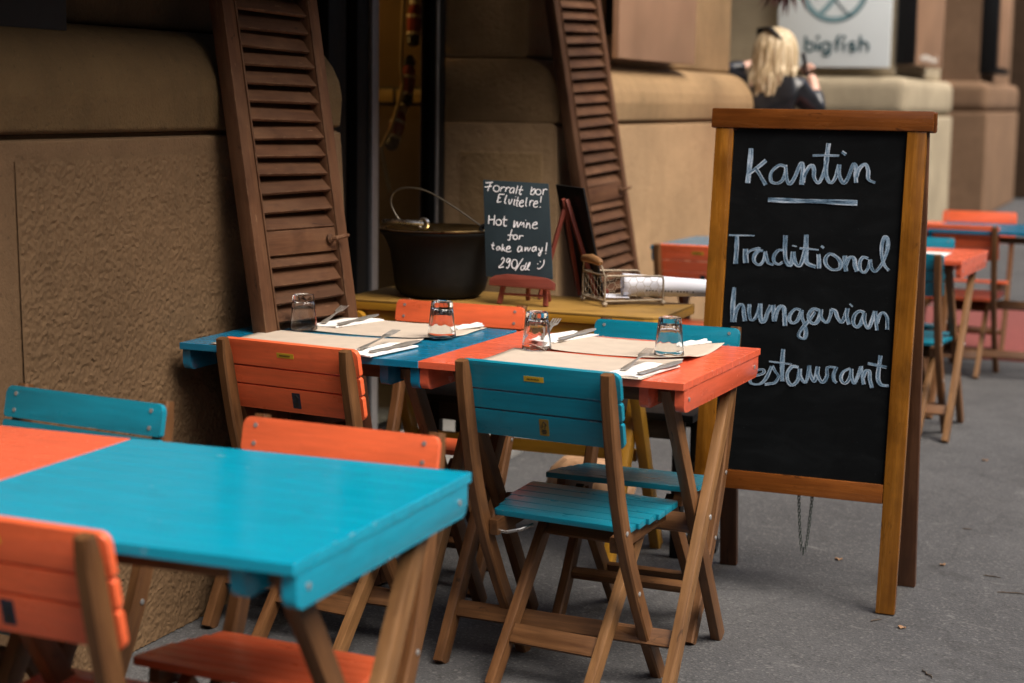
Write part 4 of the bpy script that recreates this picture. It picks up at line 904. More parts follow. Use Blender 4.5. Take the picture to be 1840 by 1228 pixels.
SMALL=[
[(-0.0282,0.2678),(-0.0061,0.2701)],
[(-0.013,0.2692),(-0.0202,0.2448)],
[(-0.0297,0.2556),(-0.0084,0.2589)],
[(0.0041,0.2612),(0.0085,0.2609),(0.0124,0.2586),(0.0149,0.2549),(0.0153,0.2507),(0.0137,0.2469),(0.0103,0.2443),(0.006,0.2437),(0.0017,0.245),(-0.0015,0.2481),(-0.003,0.2522),(-0.0023,0.2564),(0.0003,0.2596),(0.0043,0.2612)],
[(0.021,0.2577),(0.0189,0.2442)],
[(0.0202,0.2514),(0.0259,0.2571),(0.0329,0.2568)],
[(0.0363,0.2571),(0.0348,0.2447)],
[(0.0356,0.2506),(0.0412,0.257),(0.0483,0.2553)],
[(0.0607,0.256),(0.0537,0.2562),(0.0476,0.2484),(0.05,0.2417),(0.0577,0.2448),(0.0616,0.2541),(0.0593,0.24)],
[(0.071,0.2632),(0.0668,0.2397)],
[(0.0828,0.2626),(0.0779,0.2423),(0.0819,0.2376),(0.0836,0.2412)],
[(0.0743,0.2513),(0.0881,0.2511)],
[(0.1138,0.261),(0.1114,0.2402)],
[(0.1113,0.246),(0.1213,0.2554),(0.1247,0.2484),(0.1201,0.2398),(0.1112,0.2395)],
[(0.1329,0.2544),(0.1367,0.2542),(0.1401,0.2522),(0.1422,0.249),(0.1426,0.2453),(0.1412,0.2419),(0.1382,0.2397),(0.1345,0.2391),(0.1309,0.2403),(0.1281,0.243),(0.1268,0.2466),(0.1274,0.2502),(0.1296,0.2531),(0.1331,0.2545)],
[(0.1492,0.2557),(0.1489,0.2389)],
[(0.1485,0.2492),(0.154,0.2556),(0.161,0.2542)],
[(0.0162,0.2363),(0.0131,0.2127)],
[(0.0162,0.2363),(0.0329,0.2364)],
[(0.0146,0.2251),(0.0221,0.2264)],
[(0.0131,0.2127),(0.0253,0.2157)],
[(0.04,0.2351),(0.0358,0.2155),(0.0405,0.2098)],
[(0.0485,0.2237),(0.0486,0.2146),(0.0516,0.2095),(0.0552,0.2149),(0.0577,0.224)],
[(0.066,0.2243),(0.0644,0.21),(0.0671,0.2065)],
[(0.0673,0.2319),(0.0686,0.2299)],
[(0.0754,0.2312),(0.0728,0.2077),(0.0771,0.2037)],
[(0.0698,0.2206),(0.0793,0.2194)],
[(0.0816,0.2132),(0.0917,0.2158),(0.0901,0.2216),(0.0826,0.2169),(0.0818,0.2074),(0.0881,0.2035),(0.0946,0.207)],
[(0.1022,0.2298),(0.1003,0.2094),(0.1045,0.2043)],
[(0.1133,0.2221),(0.1119,0.2059)],
[(0.1124,0.2143),(0.1178,0.222),(0.1238,0.2199)],
[(0.1249,0.2122),(0.1349,0.2149),(0.1329,0.2212),(0.1255,0.2159),(0.1248,0.2064),(0.1313,0.2032),(0.1374,0.2062)],
[(0.1448,0.2352),(0.1446,0.2168)],
[(0.1444,0.2052),(0.1457,0.2027)],
[(-0.0074,0.175),(-0.0069,0.15)],
[(0.0095,0.1761),(0.0097,0.1474)],
[(-0.0074,0.162),(0.0098,0.1637)],
[(0.0217,0.1637),(0.0257,0.1634),(0.0292,0.1614),(0.0314,0.1581),(0.0318,0.1542),(0.0303,0.1507),(0.0273,0.1484),(0.0234,0.1478),(0.0195,0.149),(0.0166,0.1518),(0.0153,0.1555),(0.0159,0.1593),(0.0182,0.1622),(0.0218,0.1637)],
[(0.0397,0.1742),(0.0399,0.1513),(0.044,0.1458),(0.0489,0.1477)],
[(0.034,0.1647),(0.0494,0.1637)],
[(0.0712,0.1629),(0.0715,0.1435),(0.0802,0.1594),(0.0828,0.1446),(0.0925,0.1599)],
[(0.0935,0.1502),(0.0996,0.1582),(0.1016,0.1447)],
[(0.1043,0.1659),(0.1056,0.1639)],
[(0.1102,0.1587),(0.1087,0.1431)],
[(0.1093,0.1502),(0.1159,0.157),(0.1188,0.1513),(0.1205,0.1413)],
[(0.1276,0.1516),(0.1395,0.1556),(0.1362,0.1613),(0.1282,0.1551),(0.1279,0.1452),(0.1354,0.1423),(0.143,0.1452)],
[(0.0666,0.1374),(0.0634,0.1237),(0.0631,0.1107),(0.0615,0.1061),(0.0563,0.1076)],
[(0.0549,0.1205),(0.0717,0.1208)],
[(0.0774,0.1219),(0.0805,0.1217),(0.0831,0.1201),(0.0848,0.1174),(0.0852,0.1143),(0.0841,0.1115),(0.0817,0.1096),(0.0788,0.1091),(0.0758,0.1101),(0.0736,0.1123),(0.0726,0.1153),(0.073,0.1183),(0.0748,0.1207),(0.0775,0.1219)],
[(0.0917,0.1213),(0.0908,0.1091)],
[(0.091,0.1145),(0.0952,0.1201),(0.1032,0.1202)],
[(0.0139,0.0975),(0.0123,0.0825),(0.0174,0.0775)],
[(0.0077,0.0901),(0.0182,0.0892)],
[(0.034,0.0867),(0.0269,0.0855),(0.0259,0.0779),(0.0306,0.0768),(0.0351,0.0848),(0.0369,0.0769)],
[(0.0427,0.094),(0.042,0.0741)],
[(0.0422,0.0787),(0.0494,0.0857)],
[(0.0454,0.0814),(0.0519,0.0743)],
[(0.0559,0.0803),(0.0659,0.0834),(0.0626,0.0889),(0.0562,0.0842),(0.0557,0.0754),(0.0615,0.0728),(0.0711,0.0761)],
[(0.0985,0.0906),(0.0916,0.0885),(0.0898,0.0783),(0.0943,0.0749),(0.1005,0.0814),(0.1008,0.0891),(0.1033,0.0753)],
[(0.1119,0.0886),(0.1118,0.078),(0.1184,0.088),(0.1221,0.0783),(0.1285,0.0891)],
[(0.1426,0.0911),(0.1356,0.0892),(0.1329,0.0816),(0.1378,0.078),(0.1426,0.0846),(0.1444,0.0911),(0.1455,0.079)],
[(0.1522,0.0879),(0.1566,0.0808),(0.1653,0.0818)],
[(0.1635,0.091),(0.16,0.0739),(0.1577,0.0661),(0.1535,0.071),(0.1621,0.0804)],
[(0.1756,0.1044),(0.1744,0.0797)],
[(0.1741,0.0748),(0.1756,0.0727)],
[(0.0429,0.0495),(0.0478,0.0556),(0.0521,0.05),(0.047,0.0387),(0.0378,0.0273),(0.0528,0.0297)],
[(0.0707,0.0526),(0.0624,0.0535),(0.0594,0.0458),(0.0646,0.0429),(0.0699,0.0509),(0.0691,0.036),(0.0649,0.0265),(0.0598,0.029)],
[(0.0834,0.0521),(0.0875,0.0512),(0.0907,0.0476),(0.0925,0.0421),(0.0924,0.0361),(0.0903,0.0308),(0.0869,0.0276),(0.0828,0.0271),(0.0791,0.0295),(0.0765,0.0342),(0.0757,0.0402),(0.0768,0.0459),(0.0797,0.0503),(0.0835,0.0521)],
[(0.1083,0.0562),(0.0882,0.0208)],
[(0.1145,0.0357),(0.1061,0.0337),(0.1056,0.0252),(0.1112,0.0236),(0.1164,0.0332),(0.1204,0.045)],
[(0.118,0.0371),(0.1172,0.0255),(0.1211,0.0242)],
[(0.1213,0.0251),(0.1284,0.0364),(0.1305,0.0455),(0.1265,0.0411),(0.124,0.0284),(0.1313,0.024)],
[(0.1532,0.044),(0.1551,0.0421)],
[(0.1602,0.0505),(0.162,0.0486)],
[(0.1541,0.0319),(0.1591,0.0289),(0.1679,0.0358),(0.1724,0.0456),(0.1716,0.0558)]]
words = [BIG[:12], BIG[12:30], BIG[30:47], BIG[47:]]
h = .0012
for wd in words:
    mb = MB()
    for wdt, pts in wd:
        ribbon(mb, pts, wdt, L2(0, 0, -.009), u, vv, nf2, h); h += 1.2e-4 if h < .0035 else -2e-3
    mb.build('chalk_lettering', M['chalk'], pan, 0).matrix_parent_inverse = Matrix.Identity(4)

# ---------------------------------------------------------------- mustard side table and what stands on it
con = empty('side_table', (.485, 1.11, 0), 0, 'narrow mustard side table with crossed legs beside the glass door', 'side table')
def cp(mb, nm, mt): ob = mb.build(nm, M[mt], con); ob.matrix_parent_inverse = Matrix.Translation((-.485, -1.11, 0)); return ob
top = [(.01, .93), (.93, .93), (.955, .938), (.968, .955), (.972, .98), (.972, 1.29), (.01, 1.29)]
cp(MB().prism(top, (0, 0, .730), (1, 0, 0), (0, 1, 0), .006, .0015), 'table_top', 'console_top')
cp(MB().prism(top, (0, 0, .7235), (1, 0, 0), (0, 1, 0), .022, .003), 'top_edge', 'console')
for yy in (.955, 1.262): cp(MB().box((.485, yy, .677), (.90, .020, .046), .003), 'apron', 'console')
for xx in (.045, .925): cp(MB().box((xx, 1.11, .677), (.020, .285, .046), .003), 'apron', 'console')
for xx in (.13, .86):
    for s in (-1, 1):
        yt, yb = 1.11-s*.13, 1.11+s*.185
        cp(MB().bar((xx+.016*s, yt, .652), (xx+.016*s, yb, .002), .030, .042, (0, 1, 0), .004), 'leg', 'console')
for xx in (.09, .90):
    mb = MB(); mb.prism([(-.045, 0), (.045, 0), (.02, -.075), (-.02, -.075)], (xx, .945, .653), (1, 0, 0), (0, 0, 1), .02, .002); cp(mb, 'leg_block', 'console')
cp(MB().bar((.14, 1.16, .30), (.85, 1.16, .30), .02, .035), 'stretcher', 'console')
mb = MB().tube([(.075, .935, .672), (.075, .915, .672)], [.026, .024], 18); cp(mb, 'round_peg', 'console')

pot = empty('kettle', (.250, 1.115, .7305), 0, 'black cast iron kettle with flared rim and wire bail on the mustard table', 'kettle')
pot.scale = (1.075, 1.075, .965)
MB().lathe([(0, 0), (.085, 0), (.108, .006), (.121, .022), (.128, .050), (.132, .095), (.138, .140), (.149, .172), (.160, .188), (.166, .196), (.1665, .201), (.160, .203), (.152, .196), (.143, .176), (.130, .13), (.12, .05), (0, .04)], n=56).build('bowl', M['iron'], pot)
rimm = plain('dark bronze rim', (.10, .055, .025), .3, .8, .2, 20, 0); M['rim'] = rimm
MB().lathe([(.158, .2035), (.1665, .2040), (.1675, .2065), (.158, .2080), (.152, .2055)], n=56).build('rim_band', rimm, pot)
lidm = plain('steel lid in reflected gold', (.60, .40, .16), .22, 1., .1, 20, 0)  # steel; the warm lights it mirrors are put into the base colour
MB().lathe([(0, .199), (.11, .201), (.135, .206), (.148, .2095), (.151, .2065), (.148, .203), (.12, .195), (0, .192)], n=56).build('lid', lidm, pot)
mb = MB(); mb.tube([(-.150+.12*t, -.045-.02*math.sin(t*3), .222+.004*math.sin(t*3)) for t in [i/10 for i in range(11)]], .0075, 10); mb.build('rim_handle', M['steel'], pot)
mb = MB(); mb.tube([(-.03+.014*math.cos(a), -.05, .222+.014*math.sin(a)) for a in [i*math.pi/6 for i in range(12)]], .0052, 8, True); mb.build('lug', M['steel'], pot)
mb = MB(); mb.tube([(.150+.012*math.cos(a), -.05, .212+.013*math.sin(a)) for a in [i*math.pi/6 for i in range(12)]], .006, 8, True); mb.build('lug', M['iron'], pot)
bp_ = spline([(-.092, .216), (-.116, .246), (-.130, .282), (-.120, .312), (-.084, .327), (-.026, .320), (.043, .284), (.110, .240), (.158, .206)], 6)
MB().tube([(p.x, -.045, p.y) for p in bp_], .0026, 8).build('bail', M['bail'], pot)

# small grey slate on a mahogany easel
SO = Vector((.433, 1.02, .806)); su = Vector((1, 0, 0)); sv = Vector((0, math.sin(.22), math.cos(.22))); sn = su.cross(sv)
ez = empty('tabletop_easel', (.53, 1.06, .7305), 0, 'small mahogany easel carrying the grey slate on the mustard table', 'easel')
def ep(mb, nm, mt): ob = mb.build(nm, M[mt], ez); ob.matrix_parent_inverse = Matrix.Translation((-.53, -1.06, -.7305)); return ob
ep(MB().prism([(.02, -.026), (.215, -.030), (.215, -.010), (.195, .002), (.16, .006), (.07, .008), (.035, .002), (.02, -.008)], SO-sv*.0+sn*.022, su, sv, .016, .002), 'ledge', 'easel')
for a in (.045, .185): ep(MB().bar(SO+su*a-sv*.074-sn*.010, SO+su*(.5*(a-.115)+.115)+sv*.20-sn*.017, .014, .012, sn), 'front_leg', 'easel')
for a in (.085, .150): ep(MB().bar(Vector((SO.x+a, 1.135, .7315)), SO+su*(a*.4+.07)+sv*.17-sn*.02, .012, .012, sn), 'rear_leg', 'easel')
ep(MB().bar(SO+su*.055-sv*.046-sn*.004, SO+su*.18-sv*.046-sn*.004, .006, .010, sn), 'crossbar', 'easel')
slate = empty('menu_slate', SO, 0, 'grey slate with white writing, Forralt bor and Hot wine, on the small easel', 'slate')
MB().prism([(0, .0), (.201, .003), (.161, .272), (-.038, .277)], (0, 0, 0), su, sv, .006, .001).build('slate_panel', M['slate_grey'], slate)
mb = MB(); h = .0006
for pts in SMALL: ribbon(mb, pts, .0031, Vector((0, 0, 0)), su, sv, sn, h); h += 4e-5
mb.build('lettering', M['chalk_small'], slate, 0)

# black board on a second easel, turned away from us
r2 = empty('menu_slate', (.615, 1.245, .7305), R(-48), 'black slate seen from behind, leaning on an easel beside the grey slate', 'slate')
# local: board faces +y (away), leans back towards -y at the top
MB().prism([(-.105, .012), (.105, .012), (.105, .335), (-.105, .335)], (0, .055, 0), (1, 0, 0), (0, -.22, .975), .006, .001).build('slate_panel', M['black'], r2)
e2 = empty('tabletop_easel', (.615, 1.245, .7305), R(-48), 'red brown easel legs behind the black slate, seen from the back', 'easel')
MB().bar((-.07, .050, .002), (-.012, -.030, .29), .014, .012, (0, 1, 0)).build('front_leg', M['easel'], e2)
MB().bar((.07, .050, .002), (.012, -.030, .29), .014, .012, (0, 1, 0)).build('front_leg', M['easel'], e2)
MB().bar((0, -.105, .002), (0, -.032, .26), .012, .012, (0, 1, 0)).build('rear_leg', M['easel'], e2)
MB().bar((-.09, .066, .028), (.09, .066, .028), .02, .014).build('ledge', M['easel'], e2)

# wire basket with rolled paper
bk = empty('wire_basket', (.7805, 1.206, .7305), R(42), 'rusty cream chicken wire basket with wooden grip on the mustard table', 'basket')
LX, LY, HZ = .180, .160, .088
def rr(z, r=.0032): return [(-LX/2, -LY/2, z), (LX/2, -LY/2, z), (LX/2, LY/2, z), (-LX/2, LY/2, z)]
mb = MB()
for sy in (-1, 1):
    y = sy*LY/2; mb.tube([(-LX/2, y, .012), (-LX/2, y, HZ-.008), (-LX/2+.006, y, HZ), (LX/2-.010, y, HZ-.004), (LX/2-.002, y, HZ-.008), (LX/2, y, HZ-.016), (LX/2, y, .012)], .0030, 8); mb.tube([(-LX/2, y, .016), (LX/2, y, .016)], .0028, 8)
for sx in (-1, 1): mb.tube([(sx*LX/2, -LY/2, .016), (sx*LX/2, LY/2, .016)], .0028, 8)
mb.tube([(-LX/2, -LY/2, HZ), (-LX/2, LY/2, HZ)], .0028, 8)
mb.build('frame', M['wire'], bk)
for sx in (-1, 1):
    for sy in (-1, 1): MB().lathe([(0, 0), (.006, .0012), (.0088, .0075), (.006, .0138), (0, .0155)], (sx*LX/2, sy*LY/2, 0), 14).build('ball_foot', M['wire'], bk)
def hexnet(mb, o, a, b, la, lb, s=.0145, r=.00062):
    o, a, b = Vector(o), Vector(a), Vector(b); cols = int(la/(s*1.5))+2; rows = int(lb/(s*1.732))+2; seen = set()
    for i in range(-1, cols):
        for j in range(-1, rows):
            cx, cy = i*s*1.5, (j+.5*(i % 2))*s*1.732
            P = [(cx+s*math.cos(R(60*k)), cy+s*math.sin(R(60*k))) for k in range(6)]
            for k in range(6):
                p, q = P[k], P[(k+1) % 6]; key = tuple(sorted(((round(p[0], 4), round(p[1], 4)), (round(q[0], 4), round(q[1], 4)))))
                if key in seen: continue
                seen.add(key)
                if all(-.002 <= t[0] <= la+.002 and -.002 <= t[1] <= lb+.002 for t in (p, q)): mb.tube([o+a*p[0]+b*p[1], o+a*q[0]+b*q[1]], r, 5)
mb = MB(); hexnet(mb, (-LX/2, -LY/2, .018), (1, 0, 0), (0, 0, 1), LX, HZ-.022); hexnet(mb, (-LX/2, LY/2, .018), (1, 0, 0), (0, 0, 1), LX, HZ-.022)
hexnet(mb, (-LX/2, -LY/2, .018), (0, 1, 0), (0, 0, 1), LY, HZ-.022); hexnet(mb, (-LX/2, -LY/2, .015), (1, 0, 0), (0, 1, 0), LX, LY)
mb.build('wire_mesh', M['wire'], bk, 60)
for sy in (-1, 1): MB().tube([(-LX/2, sy*LY/2, HZ-.004), (-LX/2-.004, sy*(LY/2-.012), HZ+.022), (-LX/2-.008, sy*(LY/2-.03), HZ+.036)], .0022, 8).build('handle_wire', M['wire'], bk)
MB().tube([(-LX/2-.008, -LY/2+.014, HZ+.034), (-LX/2-.008, -LY/2+.024, HZ+.037), (-LX/2-.008, 0, HZ+.042), (-LX/2-.008, LY/2-.024, HZ+.038), (-LX/2-.008, LY/2-.012, HZ+.034)], [.005, .011, .0135, .011, .005], 12).build('grip', M['leg_lit'], bk)
pr = empty('paper_roll', (.815, 1.208, .7305), R(27), 'rolled white paper sheets sticking out of the wire basket', 'paper')
vs, fs = [], []
for i in range(17):
    x = -.035+.265*i/16; taper = 1-.28*i/16
    for k in range(33):
        a = R(200+470*k/32); rr_ = (.026+.010*k/32)*taper; vs.append((x, .002+rr_*math.cos(a)*1.12, .0200+.036*taper+rr_*math.sin(a)))
for i in range(16):
    for k in range(32): q = i*33+k; fs.append((q, q+33, q+34, q+1))
mb = MB(); mb.add(vs, fs); ob = mb.build('rolled_sheet', M['paper'], pr, 60); ob.modifiers.new('thickness', 'SOLIDIFY').thickness = .0005
mb = MB(); mb.add([(-.09, -.04, .0215), (-.02, -.044, .0215), (-.02, .03, .0225), (-.085, .035, .024)], [(0, 1, 2, 3)]); ob = mb.build('loose_sheet', M['paper'], pr, 0); ob.modifiers.new('thickness', 'SOLIDIFY').thickness = .0005
mb = MB()
for i in range(16):
    x = .03+.009*i; taper = 1-.28*(x+.035)/.265
    if i % 5 == 4: continue
    mb.box((x, -.0375*taper, .034*taper+.010), (.0045, .0006, .004), 0)
mb.build('print', M['dark_ink'], pr, 0)

# things under the side table
bn = empty('low_bench', (.58, 1.30, 0), 0, 'low black bench in the shade under the mustard table', 'bench')
for nm, c, s, mt in (('bench_top', (0, 0, .415), (.86, .26, .022), 'black'), ('apron', (0, -.10, .375), (.80, .018, .055), 'dark_wood'), ('apron', (0, .10, .375), (.80, .018, .055), 'dark_wood')): MB().box(c, s, .003).build(nm, M[mt], bn)
for sx in (-1, 1):
    for sy in (-1, 1): MB().box((sx*.38, sy*.095, .201), (.03, .03, .402), .002).build('leg', M['black'], bn)
pk = empty('pumpkin', (.565, 1.60, .0), 0, 'pale ribbed pumpkin on the ground under the mustard table', 'pumpkin')
MB().lathe([(0, .012), (.05, .004), (.10, .018), (.135, .060), (.145, .10), (.132, .145), (.09, .182), (.04, .188), (0, .178)], n=72, rfun=lambda th, z: 1-.09*(1-abs(math.sin(th*5)))**2).build('skin', M['pumpkin'], pk)
MB().tube([(0, 0, .175), (.004, .002, .20), (.018, .004, .222)], [.018, .011, .013], 8).build('stem', M['stem'], pk)
ln = empty('lantern', (.985, 1.345, 0), R(10), 'black metal lantern with a cream candle behind the blue chair', 'lantern')
for sx in (-1, 1):
    for sy in (-1, 1): MB().bar((sx*.052, sy*.052, .012), (sx*.048, sy*.048, .20), .007, .007).build('post', M['black'], ln)
for z, s in ((.008, .125), (.205, .115)): MB().box((0, 0, z), (s, s, .014), .003).build('plate', M['black'], ln)
MB().lathe([(.058, .212), (.03, .245), (.012, .26), (0, .262)], n=4).build('roof', M['black'], ln, 0)
MB().lathe([(0, .016), (.026, .016), (.026, .085), (.02, .09), (0, .086)], n=20).build('candle', M['candle'], ln)
MB().tube([(.012*math.cos(a), 0, .272+.014*math.sin(a)) for a in [i*math.pi/6 for i in range(12)]], .002, 6, True).build('ring', M['black'], ln)

# ---------------------------------------------------------------- street details
o = MB().box((1.28, 6.9, .005), (1.35, 2.6, .006), .002).build('floor_mat', M['red_mat'], None); tag(o, 'red outdoor mat on the pavement by the farthest tables', 'mat')
def leaf(x, y, s, rz, label):
    vs = []; fs = []; n = 8
    for i in range(n+1):
        t = i/n; hw = s*.38*math.sin(math.pi*t**.8)*(1+.25*math.sin(i*2.1))
        for k in (-1, 0, 1): vs.append((s*(t-.5), hw*k, .002+abs(k)*s*.22*(.6+.4*math.sin(i))+s*.12*(t-.5)**2))
    for i in range(n):
        for k in (0, 1): q = i*3+k; fs.append((q, q+3, q+4, q+1))
    mb = MB(); mb.add(vs, fs); ob = mb.build('dry_leaf', M['leaf'], None, 60); ob.location = (x, y, 0); ob.rotation_euler = (0, 0, rz); ob.modifiers.new('thickness', 'SOLIDIFY').thickness = .0005
    return tag(ob, label, 'leaf', 'dry leaves on the pavement')
leaf(1.14, .845, .030, .8, 'curled tan leaf between the coral table and the chalkboard foot')
leaf(1.40, 1.375, .022, .2, 'small brown leaf on the pavement below the chalkboard chain')
leaf(1.686, 1.441, .020, .9, 'pale curled leaf just right of the chalkboard legs')
leaf(1.67, .797, .022, -.2, 'brown leaf in front of the chalkboard right foot')
leaf(1.635, 2.983, .022, .4, 'tan leaf farther along the pavement, right of the chalkboard')
def twig(x, y, L, rz, label):
    P = [(L*(i/6-.5), .12*L*noise.noise(Vector((i*.9, x, y))), .003) for i in range(7)]
    mb = MB().tube(P, [.0012, .002, .0018, .0022, .0017, .0014, .0008], 6); mb.tube([P[3], (P[3][0]+.12*L, .13*L, .003)], [.0012, .0006], 5)
    ob = mb.build('twig', M['twig'], None, 60); ob.location = (x, y, 0); ob.rotation_euler = (0, 0, rz); return tag(ob, label, 'twig', 'twigs on the pavement')
twig(1.90, 1.233, .085, .2, 'dark twig at the right edge of the pavement'); twig(1.78, .468, .060, -1.0, 'curved twig at the lower right of the pavement')
twig(1.83, 1.378, .05, -.1, 'thin straight twig just behind the dark twig on the right'); twig(1.60, .834, .035, .9, 'tiny twig by the chalkboard right foot'); twig(1.70, 1.90, .03, .1, 'tiny twig well right of the chalkboard on the pavement')

hp = empty('hanging_plant', (.37, 5.0, 1.945), 0, 'dark red spiky leaves hanging at the top edge of the picture', 'plant')
mb = MB()
for i in range(110):
    a = random.random()*6.28; ph = random.uniform(-1.5, .5); L = random.uniform(.12, .22); d = Vector((math.cos(a)*math.cos(ph), math.sin(a)*math.cos(ph), math.sin(ph))); sdv = d.orthogonal().normalized()*.011
    m_ = d*L*.5+Vector((0, 0, .01)); e = d*L-Vector((0, 0, .02)); mb.add([d*.02-sdv*.4, d*.02+sdv*.4, m_+sdv, e, m_-sdv], [(0, 1, 2, 4), (4, 2, 3)])
mb.build('leaves', M['red_leaf'], hp, 0)
MB().tube([(0, 0, 0), (0, 0, 1.2)], .006, 6).build('cord', M['twig'], hp)

# ---------------------------------------------------------------- the passer-by
def skin(verts, edges, radii, name, mat, parent, lev=2, rootv=0):
    me = bpy.data.meshes.new(name); me.from_pydata(verts, edges, []); ob = bpy.data.objects.new(name, me); col.objects.link(ob)
    md = ob.modifiers.new('skin', 'SKIN'); md.use_smooth_shade = True; ob.modifiers.new('sub', 'SUBSURF').levels = lev; ob.modifiers['sub'].render_levels = lev
    for i, r in enumerate(radii): me.skin_vertices[0].data[i].radius = r if isinstance(r, tuple) else (r, r)
    me.skin_vertices[0].data[rootv].use_root = True
    bpy.context.view_layer.update(); m2 = bpy.data.meshes.new_from_object(ob.evaluated_get(bpy.context.evaluated_depsgraph_get()))
    bpy.data.objects.remove(ob); m2.materials.clear(); m2.materials.append(mat); o2 = bpy.data.objects.new(name, m2); col.objects.link(o2); o2.parent = parent; return o2
pe = empty('person', (.055, 5.98, 0), 0, 'blonde person in a black leather jacket seen from behind beside the pale sign, hand raised', 'person')
# local axes = world; the person looks along +y and a little to +x.  One continuous body.
B = {'pel': (0, 0, .93), 'wai': (.0, 0, 1.08), 'che': (.01, -.005, 1.24), 'sho': (.015, -.005, 1.395), 'nec': (.025, .005, 1.47), 'hd0': (.035, .02, 1.53), 'hd1': (.04, .03, 1.62), 'hd2': (.038, .02, 1.68),
     'sR': (.175, .0, 1.385), 'eR': (.275, .08, 1.245), 'wR': (.225, .165, 1.42), 'pR': (.200, .185, 1.47),
     'sL': (-.150, .0, 1.40), 'eL': (-.285, .10, 1.47), 'wL': (-.14, .24, 1.52), 'pL': (-.09, .25, 1.54),
     'hR': (.095, 0, .90), 'kR': (.10, .03, .49), 'aR': (.11, -.03, .09), 'tR': (.12, .11, .035), 'hL': (-.095, 0, .90), 'kL': (-.11, .07, .50), 'aL': (-.12, .06, .09), 'tL': (-.13, .20, .035)}
names = list(B); E_ = [('pel', 'wai'), ('wai', 'che'), ('che', 'sho'), ('sho', 'nec'), ('nec', 'hd0'), ('hd0', 'hd1'), ('hd1', 'hd2'), ('sho', 'sR'), ('sR', 'eR'), ('eR', 'wR'), ('wR', 'pR'), ('sho', 'sL'), ('sL', 'eL'), ('eL', 'wL'), ('wL', 'pL'),
     ('pel', 'hR'), ('hR', 'kR'), ('kR', 'aR'), ('aR', 'tR'), ('pel', 'hL'), ('hL', 'kL'), ('kL', 'aL'), ('aL', 'tL')]
RR = {'pel': (.15, .11), 'wai': (.125, .095), 'che': (.15, .105), 'sho': (.11, .08), 'nec': .052, 'hd0': .066, 'hd1': .086, 'hd2': .06, 'sR': .062, 'sL': .062, 'eR': .047, 'eL': .047, 'wR': .03, 'wL': .03, 'pR': .034, 'pL': .034,
      'hR': .088, 'hL': .088, 'kR': .058, 'kL': .058, 'aR': .04, 'aL': .04, 'tR': .035, 'tL': .035}
body = skin([B[n] for n in names], [(names.index(a), names.index(b)) for a, b in E_], [RR[n] for n in names], 'body', M['skin'], pe, 2, names.index('pel'))
# jacket and trousers: the same skeleton, a little fuller
jn = ['pel', 'wai', 'che', 'sho', 'sR', 'eR', 'wRj', 'sL', 'eL', 'wLj', 'col']; BJ = dict(B); BJ['wRj'] = (.236, .15, 1.385); BJ['wLj'] = (-.175, .22, 1.51); BJ['col'] = (.02, -.005, 1.445)
RJ = {'pel': (.165, .125), 'wai': (.145, .115), 'che': (.172, .125), 'sho': (.135, .10), 'sR': .080, 'sL': .080, 'eR': .064, 'eL': .064, 'wRj': .046, 'wLj': .046, 'col': .078}
EJ = [('pel', 'wai'), ('wai', 'che'), ('che', 'sho'), ('sho', 'col'), ('sho', 'sR'), ('sR', 'eR'), ('eR', 'wRj'), ('sho', 'sL'), ('sL', 'eL'), ('eL', 'wLj')]
skin([BJ[n] for n in jn], [(jn.index(a), jn.index(b)) for a, b in EJ], [RJ[n] for n in jn], 'leather_jacket', M['leather'], pe, 2, 0)
tn = ['pel', 'hR', 'kR', 'aRt', 'hL', 'kL', 'aLt']; BT = dict(B); BT['aRt'] = (.11, -.028, .12); BT['aLt'] = (-.12, .062, .12)
skin([BT[n] for n in tn], [(0, 1), (1, 2), (2, 3), (0, 4), (4, 5), (5, 6)], [(.155, .118), .098, .068, .056, .098, .068, .056], 'trousers', M['jeans'], pe, 2, 0)
for s in ('R', 'L'):
    a = Vector(B['a'+s]); t_ = Vector(B['t'+s]); skin([tuple(a+Vector((0, -.03, -.02))), tuple(a.lerp(t_, .5)+Vector((0, 0, -.012))), tuple(t_+Vector((0, .03, .004)))], [(0, 1), (1, 2)], [.05, .05, .042], 'shoe', M['black'], pe, 2, 0)
# fingers of the raised hands
for s, sg_ in (('R', -1), ('L', 1)):
    w_ = Vector(B['w'+s]); p_ = Vector(B['p'+s]); d = (p_-w_).normalized(); side = d.cross(Vector((0, 1, .2))).normalized()
    for k, ln_ in enumerate((.062, .072, .068, .052)):
        b0 = p_+side*(.030-.020*k)+d*.015; skin([tuple(b0), tuple(b0+d*ln_*.5+Vector((0, .008, 0))), tuple(b0+d*ln_*.8+Vector((sg_*.02, .02, -.004)))], [(0, 1), (1, 2)], [.0105, .0095, .0075], 'finger', M['skin'], body, 1, 0)
    b0 = p_+side*.034-d*.03; skin([tuple(b0), tuple(b0+side*.025+d*.02), tuple(b0+side*.028+d*.05)], [(0, 1), (1, 2)], [.012, .0105, .008], 'thumb', M['skin'], body, 1, 0)
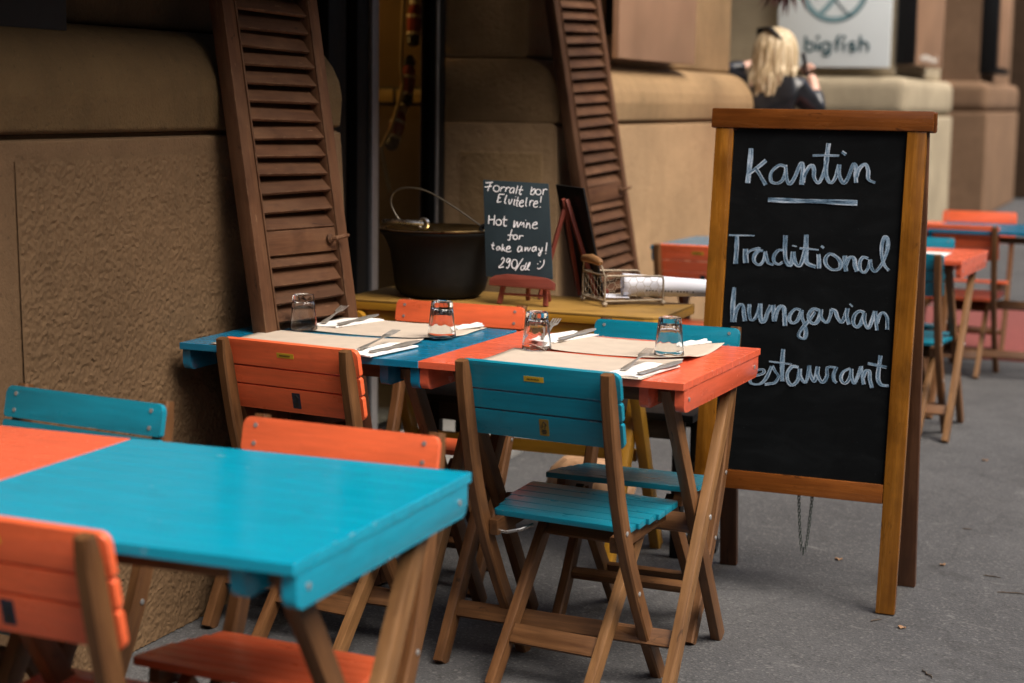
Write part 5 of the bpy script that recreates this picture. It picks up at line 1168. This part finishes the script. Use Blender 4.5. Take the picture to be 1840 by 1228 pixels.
# head details: the face looks to +y+x
hx = Vector((.04, .03, 1.60)); fd = Vector((.62, .78, 0)).normalized(); sd = Vector((fd.y, -fd.x, 0))
skin([tuple(hx+fd*.075+Vector((0, 0, .03))), tuple(hx+fd*.103-Vector((0, 0, .005))), tuple(hx+fd*.088-Vector((0, 0, .014)))], [(0, 1), (1, 2)], [.010, .015, .010], 'nose', M['skin'], body, 1, 0)
skin([tuple(hx-sd*.02+fd*.084-Vector((0, 0, .045))), tuple(hx+fd*.091-Vector((0, 0, .045))), tuple(hx+sd*.02+fd*.084-Vector((0, 0, .045)))], [(0, 1), (1, 2)], [.006, .008, .006], 'mouth', M['red_cloth'], body, 1, 1)
for s in (-1, 1):
    MB().lathe([(0, -.010), (.008, -.006), (.010, 0), (.008, .006), (0, .010)], hx+fd*.078+sd*s*.032+Vector((0, 0, .018)), 10).build('eye', M['black'], body)
    MB().lathe([(0, -.028), (.010, -.02), (.013, 0), (.010, .02), (0, .028)], hx+sd*s*.088+Vector((0, 0, -.005)), 10).build('ear', M['skin'], body)
# hair: many locks falling from the crown
mb = MB(); top_ = Vector((.038, .02, 1.715))
for i in range(150):
    a = R(random.uniform(-150, 150))+math.atan2(-fd.y, -fd.x); rad = random.uniform(.78, 1.0); dr = Vector((math.cos(a), math.sin(a), 0))
    L = random.uniform(.17, .31) if abs(((a-math.atan2(-fd.y, -fd.x)+math.pi) % (2*math.pi))-math.pi) < 1.7 else random.uniform(.13, .22)
    p0 = top_+dr*.018*random.random(); hc = Vector((.04, .025, 1.60)); P = [p0, hc+dr*.075*rad+Vector((0, 0, .085)), hc+dr*.108*rad+Vector((0, 0, .02)), hc+dr*.118*rad+Vector((-.004, 0, -.08))]
    e = hc+dr*.100*rad+Vector((random.uniform(-.075, .025), random.uniform(-.05, .01), -L+.02)); P += [P[3].lerp(e, .5)+dr*.012, e]
    S = spline([(p.x, p.y) for p in P], 4); Z = spline([(p.z, 0) for p in P], 4)
    mb.tube([(q.x, q.y, z.x) for q, z in zip(S, Z)], [.010+.008*math.sin(math.pi*min(1, (j+1)/len(S)))*(1 if j < len(S)*.8 else .6) for j in range(len(S))], 6)
mb.build('hair', M['hair'], pe, 60)
mb = MB(); mb.tube([hx-fd*.05+sd*-.105+Vector((0, 0, .055)), hx-fd*.085+sd*-.05+Vector((0, 0, .108)), hx-fd*.075+sd*.0+Vector((0, 0, .115)), hx-fd*.085+sd*.05+Vector((0, 0, .108)), hx-fd*.05+sd*.105+Vector((0, 0, .055))], [.006, .016, .010, .016, .006], 8); mb.build('sunglasses', M['black'], pe)
MB().box((.17, .20, 1.52), (.012, .07, .14), .004, rot=Matrix.Rotation(R(-14), 4, 'Y')).build('phone', M['black'], None, 35)
ph = bpy.data.objects['phone']; ph.location = (.055, 5.98, 0); tag(ph, 'black phone held in the raised hand of the blonde person', 'phone')
